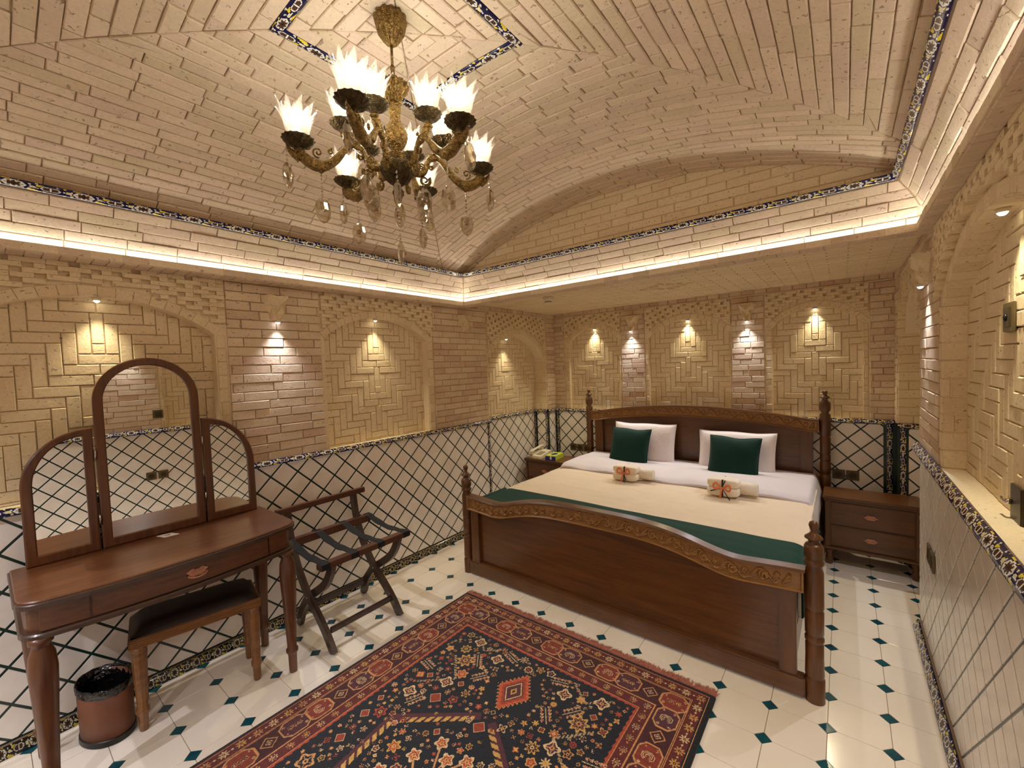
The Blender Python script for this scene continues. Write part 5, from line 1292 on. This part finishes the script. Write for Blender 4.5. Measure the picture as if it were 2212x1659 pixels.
    placed = []
    def free(x, y, R): return all(math.hypot(x-a, y-b) > R+q_ for a, b, q_ in placed)
    mx, my = 0.789, 0.50; placed.append((mx, my, 0.125))
    s, d, a, dx, dy = polar(mx, my, 0.15)
    q_ = (np.abs(dx)/0.082+np.abs(dy)/0.120); saw = 0.42*np.abs((((np.abs(dx)/0.082-np.abs(dy)/0.120)*3.5) % 1)-0.5)
    v = img[s]; v[q_ < 0.96+saw] = c['tan']; v[q_ < 0.90+saw] = c['orange']; v[q_ < 0.80] = c['rust']*0.8; v[(q_ < 0.62)] = c['dred']; v[(q_ < 0.55)] = c['cream']; v[q_ < 0.48] = c['plum']; v[q_ < 0.20] = c['gold']; v[q_ < 0.10] = c['dred']
    ringpoly(mx, my-0.145, 0.013, 0.013, 1, 0, c['cream'], 0.003, c['dred'], cut=1.0); ringpoly(mx, my+0.145, 0.013, 0.013, 1, 0, c['cream'], 0.003, c['navy'], cut=1.0)
    # ropes
    for sx in (-1, 1):
        for k, (xa, ya, xb, yb) in enumerate(((0.20, -0.21, 0.30, -0.13), (0.30, -0.13, 0.40, -0.21), (0.40, -0.02, 0.28, 0.10), (0.28, 0.10, 0.42, 0.22))):
            line(mx+sx*xa, my+ya, mx+sx*xb, my+yb, 0.006, c['cream']*0.6, True)
        line(mx+sx*0.03, my+0.19, mx+sx*0.34, my+0.42, 0.019, c['plum']); line(mx+sx*0.045, my+0.215, mx+sx*0.30, my+0.41, 0.0125, c['gold'], True)
        line(mx+sx*0.34, my+0.42, mx+sx*0.30, my+0.80, 0.019, c['plum']); line(mx+sx*0.325, my+0.44, mx+sx*0.29, my+0.80, 0.0125, c['gold'], True)
        placed.extend([(mx+sx*0.12, my+0.27, 0.05), (mx+sx*0.24, my+0.35, 0.05), (mx+sx*0.33, my+0.50, 0.04), (mx+sx*0.31, my+0.65, 0.04)])
    # tree in the lower medallion
    for (xa, ya, xb, yb) in ((0, 0.75, 0, 0.42), (0, 0.60, 0.12, 0.48), (0, 0.60, -0.12, 0.48), (0, 0.50, 0.07, 0.38), (0, 0.50, -0.07, 0.38), (0.1, 0.70, 0.18, 0.6), (-0.1, 0.70, -0.18, 0.6)):
        line(mx+xa, my+ya, mx+xb, my+yb, 0.004, c['tan']); flower(mx+xb, my+yb, 0.032, 5, c['cream'], c['rust'], c['gold']); placed.append((mx+xb, my+yb, 0.035))
    big = []
    for (x, y) in ((0.20, -0.12), (0.30, 0.14), (0.12, 0.10), (0.36, -0.17), (0.33, -0.02), (0.16, 0.24), (0.40, 0.28)):
        for sx in (-1, 1):
            R = 0.036 if (x*100) % 2 < 1 else 0.046; cx, cy = mx+sx*x, my+y
            if fx0+R < cx < fx1-R and cy > fy0+R and free(cx, cy, R*0.9):
                k = 8 if R > 0.04 else 4; flower(cx, cy, R, k, c['cream'] if k == 4 else c['gold'], c['plum'], c['tan'], 0.3); placed.append((cx, cy, R))
    # leafy sprays
    for (x, y, an) in ((0.25, -0.02, 0.9), (0.10, -0.16, 0.3), (0.22, 0.06, 2.2), (0.42, 0.12, 0.2), (0.30, -0.20, 1.2), (0.08, 0.22, 1.4), (0.36, 0.34, 2.0)):
        for sx in (-1, 1):
            cx, cy = mx+sx*x, my+y
            if not (fx0+0.03 < cx < fx1-0.03 and cy > fy0+0.03 and free(cx, cy, 0.03)): continue
            ax_, ay_ = math.cos(an)*sx, -abs(math.sin(an)); line(cx, cy, cx+ax_*0.085, cy+ay_*0.085, 0.0022, c['cream']*0.8)
            for k in range(5):
                bx, by = cx+ax_*0.017*(k+1), cy+ay_*0.017*(k+1)
                for w_ in (-1, 1): flower(bx-ay_*0.017*w_, by+ax_*0.017*w_, 0.0085, 3, c['cream'], c['rust'], None, 1.0*w_)
            placed.append((cx+ax_*0.04, cy+ay_*0.04, 0.035))
    n_ = 0
    for _ in range(16000):
        R = r.choice([0.040, 0.032, 0.024, 0.016, 0.009], p=[0.14, 0.2, 0.24, 0.22, 0.2]); x, y = r.uniform(fx0+R+.006, fx1-R-.006), r.uniform(fy0+R+.004, 1.75)
        if free(x, y, R*0.92+0.003):
            k = r.choice([4, 5, 6, 8]); c1 = pal[r.randint(4)]; c2 = (c['plum'], c['dred'], c['rust'], c['navy'], c['gold'])[r.randint(5)]
            if R > 0.018 and r.rand() < 0.25: ringpoly(x, y, R*0.8, R*0.8, 1, 0, c['cream'], 0.003, c['rust']*0.7, cut=1.0)
            else: flower(x, y, R, k, c1, c2, pal[r.randint(4)], r.uniform(0, 3), r.uniform(0.25, 0.6))
            placed.append((x, y, R)); n_ += 1
            if n_ > 1400: break
    img *= (0.88+0.24*r.rand(nx, ny, 1)); img *= (1+0.10*np.sin(GY*260+3*np.sin(GX*7)))[..., None]*0.98
    # mesh
    vx = np.linspace(x0, x1, nx+1); vy = y1-np.arange(ny+1)*cs; VX_, VY_ = np.meshgrid(vx, vy, indexing='ij')
    VZ_ = 0.011+0.0008*r.rand(nx+1, ny+1); VZ_[0, :] = VZ_[-1, :] = 0.002; VZ_[:, 0] = 0.002
    V = np.stack([VX_, VY_, VZ_], -1).reshape(-1, 3); i, j = np.meshgrid(np.arange(nx), np.arange(ny), indexing='ij'); a = (i*(ny+1)+j).ravel(); b_ = a+(ny+1)
    Fq = np.stack([a, a+1, b_+1, b_], -1); Fq = Fq[:, ::-1] if False else Fq
    me = bpy.data.meshes.new('pile'); me.vertices.add(len(V)); me.vertices.foreach_set('co', V.astype(np.float32).ravel())
    me.loops.add(Fq.size); me.loops.foreach_set('vertex_index', Fq.ravel().astype(np.int32)); me.polygons.add(len(Fq))
    me.polygons.foreach_set('loop_start', (np.arange(len(Fq))*4).astype(np.int32)); me.polygons.foreach_set('loop_total', np.full(len(Fq), 4, np.int32))
    me.update(); me.validate()
    at = me.color_attributes.new('col', 'FLOAT_COLOR', 'CORNER')
    cc = np.concatenate([img.reshape(-1, 3), np.ones((nx*ny, 1))], 1); at.data.foreach_set('color', np.repeat(cc, 4, axis=0).astype(np.float32).ravel())
    return me, y1-ny*cs
rg = empty('rug', ((RUG[0]+RUG[1])/2, (RUG[2]+RUG[3])/2, 0), 0, 'dark red and navy patterned wool rug with floral field and pink fringe', 'rug'); GI = rg.matrix_basis.inverted(); GI = Matrix.Translation((-(RUG[0]+RUG[1])/2, -(RUG[2]+RUG[3])/2, 0))
me_, yend = make_rug()
if me_.polygons[0].normal.z < 0: me_.flip_normals()
link('pile', me_, 'rug_pile', rg, GI)
m = MB(); m.box(RUG[0], RUG[1], RUG[2], yend, 0.0, 0.011); me2 = m.mesh('pile'); at = me2.color_attributes.new('col', 'FLOAT_COLOR', 'CORNER'); at.data.foreach_set('color', np.tile([*rgb(44, 24, 30)[:3], 1.0], len(me2.loops)).astype(np.float32)); link('pile', me2, 'rug_pile', rg, GI)
m = MB(); m.box(RUG[0]+0.002, RUG[1]-0.002, RUG[2]+0.002, RUG[3]-0.002, 0.0006, 0.0025); m.build('backing', 'fringe', rg, GI)
m = MB(); k = 620
for i in range(k):
    x = RUG[0]+(RUG[1]-RUG[0])*(i+0.5)/k; l = random.uniform(0.042, 0.066); a = 0.35*math.sin(i*0.11)+random.uniform(-0.45, 0.45)
    for q_ in range(2):
        a2 = a+random.uniform(-0.3, 0.3); xx = x+random.uniform(-.001, .001)
        m.add([(xx-0.0026, RUG[3]-0.004, 0.010), (xx+0.0026, RUG[3]-0.004, 0.010), (xx+0.0026+math.sin(a2)*l*0.5, RUG[3]+l*0.5, 0.007), (xx-0.0026+math.sin(a2)*l*0.5, RUG[3]+l*0.5, 0.006), (xx+math.sin(a2)*l, RUG[3]+l*math.cos(a2), 0.003)], [(0, 1, 2, 3), (3, 2, 4)])
o = m.build('fringe', 'fringe', rg, GI, 'pink knotted fringe'); o['kind'] = 'stuff'
# ================================================================== CHANDELIER
AX, AY = 1.330, -1.378
ch = empty('chandelier', (AX, AY, 2.633), 0, 'antique brass chandelier with twelve flame shaped glass shades and crystal drops', 'chandelier')
CI = Matrix.Translation((0, 0, -2.633))
def cpart(m, name, mat, label=None): return m.build(name, mat, ch, CI, label)
m = MB(); m.lathe([(0.047, 2.636), (0.050, 2.628), (0.048, 2.618), (0.045, 2.604), (0.040, 2.584), (0.026, 2.562), (0.016, 2.550), (0.006, 2.546)], 80, None, 12, 0.07); cpart(m, 'canopy', 'antique_brass')
m = MB(); m.lathe([(0.0045, 2.548), (0.0045, 2.478)], 10); m.lathe([(0.007, 2.482), (0.008, 2.474), (0.006, 2.468)], 10); cpart(m, 'rod', 'antique_brass')
m = MB()
for k, (zc, ax_) in enumerate(((2.458, 0), (2.440, 1))):
    m.tube([((0.008*math.cos(t) if ax_ == 0 else 0), (0.008*math.cos(t) if ax_ else 0), zc+0.015*math.sin(t)) for t in np.linspace(0, 2*math.pi, 18, endpoint=False)], 0.002, 6, True)
cpart(m, 'chain_link', 'antique_brass')
m = MB(); m.lathe([(0.006, 2.430), (0.034, 2.432), (0.044, 2.424), (0.043, 2.410), (0.032, 2.396), (0.020, 2.384), (0.024, 2.378), (0.024, 2.370), (0.018, 2.364)], 72, None, 14, 0.13); cpart(m, 'crown', 'antique_brass')
m = MB(); m.lathe([(0.020, 2.366), (0.019, 2.340), (0.016, 2.318), (0.019, 2.305), (0.028, 2.292), (0.037, 2.272), (0.038, 2.256), (0.030, 2.236), (0.016, 2.220), (0.012, 2.212), (0.016, 2.206)], 30, None, 8, 0.03); cpart(m, 'baluster', 'antique_brass')
m = MB(); pr = []
for k in range(5): z = 2.206-k*0.0065; pr += [(0.026+k*0.0010, z), (0.029+k*0.0012, z-0.002), (0.029+k*0.0012, z-0.004), (0.026+k*0.001, z-0.006)]
m.lathe(pr, 28); cpart(m, 'ring_collar', 'antique_brass')
m = MB(); m.lathe([(0.030, 2.176), (0.052, 2.172), (0.055, 2.164), (0.052, 2.150), (0.042, 2.132), (0.026, 2.116), (0.012, 2.106), (0.008, 2.102)], 40, None, 14, 0.06); cpart(m, 'bowl', 'dark_brass')
m = MB(); m.lathe([(0.007, 2.104), (0.010, 2.098), (0.017, 2.088), (0.017, 2.080), (0.011, 2.070), (0.004, 2.063)], 24, None, 12, 0.08); cpart(m, 'finial', 'dark_brass')
def rot_z(a): return Matrix.Rotation(a, 4, 'Z')
def cup_mesh():
    m = MB(); m.lathe([(0.010, -0.034), (0.013, -0.028), (0.013, -0.022), (0.022, -0.018), (0.034, -0.010), (0.043, -0.001), (0.045, 0.003), (0.043, 0.005), (0.030, 0.001), (0.012, -0.004)], 48, None, 16, 0.05); return m
cup_me = cup_mesh().mesh('candle_cup'); cup_me.materials.append(MATS['dark_brass'])
def shade_mesh():
    m = MB()
    for ring, (n, r_in, hgt, w_) in enumerate(((9, 0.0, 1.0, 0.62), (9, 0.004, 0.80, 0.5))):
        for k in range(n):
            a0 = 2*math.pi*(k+0.5*ring)/n; V = []; N = 11
            tw = 0.55
            for i in range(N):
                t = i/(N-1); h = 0.104*hgt*t
                r = 0.022+0.016*math.sin(min(1, t*1.5)*math.pi/2)-r_in+0.024*max(0, t-0.55)**1.3*2.2
                ww = w_*(1-max(0, (t-0.42)/0.58)**1.5)*(0.8+0.35*math.sin(t*math.pi))
                for q_ in (-1, 0, 1):
                    a = a0+tw*t+q_*ww*0.62; rr = r+(0.0035 if q_ == 0 else 0)
                    V.append((rr*math.cos(a), rr*math.sin(a), h))
            F = [(3*i+j, 3*i+j+1, 3*i+j+4, 3*i+j+3) for i in range(N-1) for j in range(2)]
            m.add(V, F, True)
    return m
shade_me = shade_mesh().mesh('glass_shade'); shade_me.materials.append(MATS['shade_glass'])
m = MB(); m.lathe([(0.0, 0.040), (0.012, 0.046), (0.0175, 0.060), (0.0175, 0.074), (0.011, 0.088), (0.0, 0.097)], 10, caps=False); bulb_me = m.mesh('bulb'); bulb_me.materials.append(MATS['bulb_glow'])
def arm_mesh():
    m = MB()
    def path(pts, rads, n=34):
        P = np.array(pts, float); t = np.r_[0, np.cumsum(np.hypot(*np.diff(P, axis=0).T))]; T_ = np.linspace(0, t[-1], n)
        Q = np.c_[np.interp(T_, t, P[:, 0]), np.interp(T_, t, P[:, 1])]
        for _ in range(3): Q[1:-1] = (Q[:-2]+2*Q[1:-1]+Q[2:])/4
        R_ = np.interp(T_, t, rads); R_ = R_*(1+0.07*np.sin(T_*520))
        m.tube([(x, 0, z) for x, z in Q], list(R_), 10, up=(0, 1, 0))
    path([(0.040, 2.160), (0.062, 2.150), (0.083, 2.152), (0.094, 2.175), (0.100, 2.205), (0.120, 2.222), (0.142, 2.212), (0.160, 2.188), (0.182, 2.160), (0.212, 2.136), (0.240, 2.134), (0.264, 2.148), (0.277, 2.158), (0.283, 2.172)], [0.010, 0.011, 0.011, 0.010, 0.009, 0.010, 0.009, 0.010, 0.012, 0.015, 0.017, 0.018, 0.018, 0.013])
    path([(0.104, 2.205), (0.128, 2.214), (0.146, 2.228), (0.154, 2.250)], [0.009, 0.011, 0.014, 0.010], 14)
    path([(0.282, 2.150), (0.300, 2.162), (0.312, 2.178), (0.316, 2.188)], [0.012, 0.010, 0.005, 0.002], 10)
    # scroll ornaments inside the curve
    for cx, cz, r0, a0, tn in ((0.232, 2.176, 0.016, -1.8, 1.4), (0.196, 2.184, 0.009, 2.0, -1.3), (0.078, 2.178, 0.013, -1.2, 1.5), (0.110, 2.180, 0.009, 1.0, -1.3), (0.262, 2.190, 0.010, 3.4, 1.2)):
        m.tube([(x, 0, z) for x, z in spiral(cx, cz, r0, 0.002, a0, tn, 22)], [0.0028]*22, 6, up=(0, 1, 0))
    m.tube([(x, 0, z) for x, z in spiral(0.088, 2.135, 0.018, 0.004, 0.6, -1.4, 26)], list(np.linspace(0.006, 0.003, 26)), 7, up=(0, 1, 0))
    m.lathe([(0.002, -0.012), (0.008, -0.006), (0.015, 0.0), (0.016, 0.012), (0.013, 0.018)], 12, Matrix.Translation((0.226, 0, 2.126)), 6, 0.12)
    m.lathe([(0.012, 0.0), (0.017, 0.004), (0.014, 0.010)], 14, Matrix.Translation((0.283, 0, 2.163))); m.lathe([(0.010, 0.0), (0.014, 0.004), (0.011, 0.010)], 14, Matrix.Translation((0.154, 0, 2.234)))
    # flower bosses on both flanks
    for s_ in (-1, 1):
        for cx, cz, r_ in ((0.250, 2.140, 0.007), (0.200, 2.146, 0.006), (0.276, 2.160, 0.006), (0.120, 2.222, 0.006)):
            m.lathe([(r_, 0), (r_*0.8, 0.003), (r_*0.2, 0.0045)], 10, Matrix.Translation((cx, s_*0.0135, cz))@Matrix.Rotation(-s_*math.pi/2, 4, 'X'), 5, 0.25)
    return m
arm_me = arm_mesh().mesh('arm'); arm_me.materials.append(MATS['antique_brass'])
def drop_mesh():
    m = MB(); n = 12; m.lathe([(0.0, 0.0), (0.008, -0.004), (0.0145, -0.013), (0.0175, -0.028), (0.0150, -0.044), (0.008, -0.054), (0.0, -0.058)], n, Matrix.Diagonal((1, 0.5, 1, 1)), smooth=False, caps=False)
    m.lathe([(0.007, 0.0), (0.005, 0.004)], 10, Matrix.Translation((0, -0.0085, -0.028))@Matrix.Rotation(math.pi/2, 4, 'X'), smooth=False); return m
drop_me = drop_mesh().mesh('crystal_drop'); drop_me.materials.append(MATS['crystal'])
def chain_mesh(L):
    m = MB(); k = max(2, int(L/0.011))
    for i in range(k):
        z = L*(i+0.5)/k; m.lathe([(0.0, z-0.0045), (0.0036, z-0.001), (0.0036, z+0.001), (0.0, z+0.0045)], 6, smooth=False, caps=False)
    m.lathe([(0.0006, 0), (0.0006, L)], 4); me = m.mesh('bead_chain'); me.materials.append(MATS['crystal']); return me
CHN = {}
def drop(r, a, z, L, sc=1.0):
    sc *= 1.35
    """crystal drop hanging L below z"""
    o = bpy.data.objects.new('crystal_drop', drop_me); COL.objects.link(o); o.parent = ch
    o.matrix_local = Matrix.Translation((r*math.cos(a), r*math.sin(a), z-L-2.633))@rot_z(random.uniform(0, math.pi))@Matrix.Scale(sc, 4)
    k = round(L, 2)
    if k not in CHN: CHN[k] = chain_mesh(k)
    c = bpy.data.objects.new('bead_chain', CHN[k]); COL.objects.link(c); c.parent = o; c.scale = (1/sc,)*3
for k in range(6):
    a = 4.205+k*math.pi/3
    arm = bpy.data.objects.new('arm', arm_me); COL.objects.link(arm); arm.parent = ch; arm.matrix_local = CI@rot_z(a)
    for r, z in ((0.283, 2.203), (0.154, 2.272)):
        for nm, me in (('candle_cup', cup_me), ('glass_shade', shade_me), ('bulb', bulb_me)):
            o = bpy.data.objects.new(nm, me); COL.objects.link(o); o.parent = arm; s_ = 1.0 if r > 0.2 else 0.92
            o.matrix_local = Matrix.Translation((r, 0, z))@rot_z(random.uniform(0, 6))@Matrix.Scale(s_, 4)
    drop(0.316, a, 2.186, 0.05, 1.0); drop(0.226, a, 2.114, 0.07, 1.0)
    drop(0.092, a+0.35, 2.118, 0.03, 1.1)
drop(0.0, 0, 2.062, 0.13, 1.0)
# ================================================================== BRACKETS AND SPOTLIGHTS
def bracket(M, label):
    t = empty('stone_bracket', label=label, cat='bracket', group='stone brackets on the piers'); t.matrix_world = M    # local x along wall, y up, z outwards
    R0 = [(-.074, .0), (-.052, .066), (0, .036), (.052, .066), (.074, .0)]; R1 = [(-.056, 0), (-.026, .036), (0, .064), (.026, .036), (.056, 0)]; R2 = [(-.036, 0), (-.034, .042), (0, .014), (.034, .042), (.036, 0)]; R3 = [(-.026, 0), (-.018, .022), (0, .034), (.018, .022), (.026, 0)]
    ys = (0.0, -0.012, -0.060, -0.105, -0.145); V = []
    for R, y in zip((R0, R0, R1, R2, R3), ys): V += [(x, y, z) for x, z in R]
    F = [(4, 3, 2, 1, 0), (20, 21, 22, 23, 24)]
    for i in range(4):
        for k in range(4):
            a, b, c_, d = 5*i+k, 5*i+k+1, 5*i+5+k+1, 5*i+5+k
            if k % 2: F += [(a, b, c_), (a, c_, d)]
            else: F += [(a, b, d), (b, c_, d)]
    m = MB(); m.add(V, [f[::-1] for f in F]); me = m.mesh('stone_bracket'); bm = bmesh.new(); bm.from_mesh(me); bmesh.ops.recalc_face_normals(bm, faces=bm.faces); bm.to_mesh(me); bm.free()
    link('corbel', me, 'panel_brick', t)
bracket(frame((XL+0.002, -1.117, 1.985), (0, 1, 0), (1, 0, 0)), 'faceted stone bracket on the left brick pier above the luggage rack')
bracket(frame((XL+0.002, 0.484, 1.985), (0, 1, 0), (1, 0, 0)), 'faceted stone bracket without lamp on the left pier nearest the bed')
bracket(frame((0.748, YB-0.002, 1.985), (1, 0, 0), (0, -1, 0)), 'faceted stone bracket on the back wall pier above the left pillow')
bracket(frame((1.793, YB-0.002, 1.985), (1, 0, 0), (0, -1, 0)), 'faceted stone bracket on the back wall pier above the right pillow')
bracket(frame((XR-0.002, 0.64, 1.985), (0, -1, 0), (-1, 0, 0)), 'faceted stone bracket at the far end of the right wall')
bracket(frame((XR-0.002, -1.36, 1.985), (0, -1, 0), (-1, 0, 0)), 'faceted stone bracket on the right wall pier facing the dressing table')
def spotlight(p, n, label, warm, power, aim=(0, 0, -1), size=70, blend=0.5, col=None):
    t = empty('spotlight', p, 0, label, 'spotlight', 'small wall spotlights')
    m = MB(); m.lathe([(0.015, 0.014), (0.015, 0.002), (0.013, -0.001), (0.0115, 0.0)], 18, caps=True); m.build('housing', 'phone_cream', t)
    m = MB(); m.lathe([(0.0, -0.010), (0.006, -0.0085), (0.0105, -0.004), (0.0115, 0.0)], 16, caps=False); m.build('lens', 'lens_warm' if warm else 'lens_cool', t)
    ld = bpy.data.lights.new('lamp', 'SPOT'); ld.energy = power; ld.spot_size = math.radians(size); ld.spot_blend = blend; ld.shadow_soft_size = 0.010
    ld.color = col or ((1.0, 0.87, 0.58) if warm else (0.90, 0.91, 1.0))
    lo = bpy.data.objects.new('lamp', ld); COL.objects.link(lo); lo.parent = t; lo.location = (0, 0, -0.016)
    lo.rotation_euler = Vector(aim).to_track_quat('-Z', 'Y').to_euler()
def niche_spot(p, n, lab, pw=NICHE_SPOT_W): spotlight(p, n, lab, True, pw, (n[0]*0.45, n[1]*0.45, -1), 104, 1.0)
def pier_spot(p, n, lab, pw=PIER_SPOT_W): spotlight(p, n, lab, False, pw, (n[0]*0.45, n[1]*0.45, -1), 104, 1.0)
niche_spot((XL-0.035, -1.888, 1.890), (1, 0, 0), 'small warm spotlight at the arch crown behind the dressing mirror')
niche_spot((XL-0.035, -0.400, 1.890), (1, 0, 0), 'small warm spotlight at the arch crown left of the bed foot')
niche_spot((-0.320, 1.20, 1.800), (1, 0, 0), 'small warm spotlight inside the deep niche above the telephone')
niche_spot((0.305, YB+0.018, 1.886), (0, -1, 0), 'small warm spotlight in the leftmost arch above the headboard')
niche_spot((1.287, YB+0.018, 1.886), (0, -1, 0), 'small warm spotlight in the middle arch above the headboard')
niche_spot((2.276, YB+0.018, 1.886), (0, -1, 0), 'small warm spotlight in the right arch above the headboard')
niche_spot((XR+0.040, -0.37, 1.908), (-1, 0, 0), 'small warm spotlight in the long niche of the right wall', NICHE_SPOT_W*1.2)
pier_spot((XL+0.030, -1.117, 1.828), (1, 0, 0), 'small cool spotlight under the left pier bracket above the luggage rack')
pier_spot((0.738, YB-0.030, 1.828), (0, -1, 0), 'small cool spotlight under the bracket above the left pillow')
pier_spot((1.793, YB-0.030, 1.828), (0, -1, 0), 'small cool spotlight under the bracket above the right pillow')
pier_spot((XR-0.030, 0.64, 1.828), (-1, 0, 0), 'small cool spotlight under the bracket at the far end of the right wall')
pier_spot((XR-0.030, -1.36, 1.828), (-1, 0, 0), 'small cool spotlight under the bracket facing the dressing table')
bracket(frame((XL+0.002, -2.75, 1.985), (0, 1, 0), (1, 0, 0)), 'added faceted stone bracket, unseen, on the left pier nearest the camera')
pier_spot((XL+0.030, -2.75, 1.828), (1, 0, 0), 'added cool fill spotlight, unseen, under the left pier bracket nearest the camera', PIER_SPOT_W*1.4)  # added out of view with its bracket, fill light for the floor
bracket(frame((XR-0.002, -2.75, 1.985), (0, -1, 0), (-1, 0, 0)), 'added faceted stone bracket, unseen, on the right pier behind the camera')
pier_spot((XR-0.030, -2.75, 1.828), (-1, 0, 0), 'added cool fill spotlight, unseen, under the right pier bracket behind the camera')  # unseen bracket and lamp, added to brighten the floor
for x, side in ((0.4, 'left'), (1.3, 'middle'), (2.2, 'right')):  # added brackets and fill spotlights, out of view, brightening the lower room
    bracket(frame((x, YF+0.002, 1.985), (-1, 0, 0), (0, 1, 0)), f'added faceted stone bracket, unseen, on the front wall, {side} one of three')
    pier_spot((x, YF+0.030, 1.828), (0, 1, 0), f'added cool fill spotlight, unseen, on the front wall behind the camera, {side} one of three', PIER_SPOT_W*1.9)
bpy.context.view_layer.update()
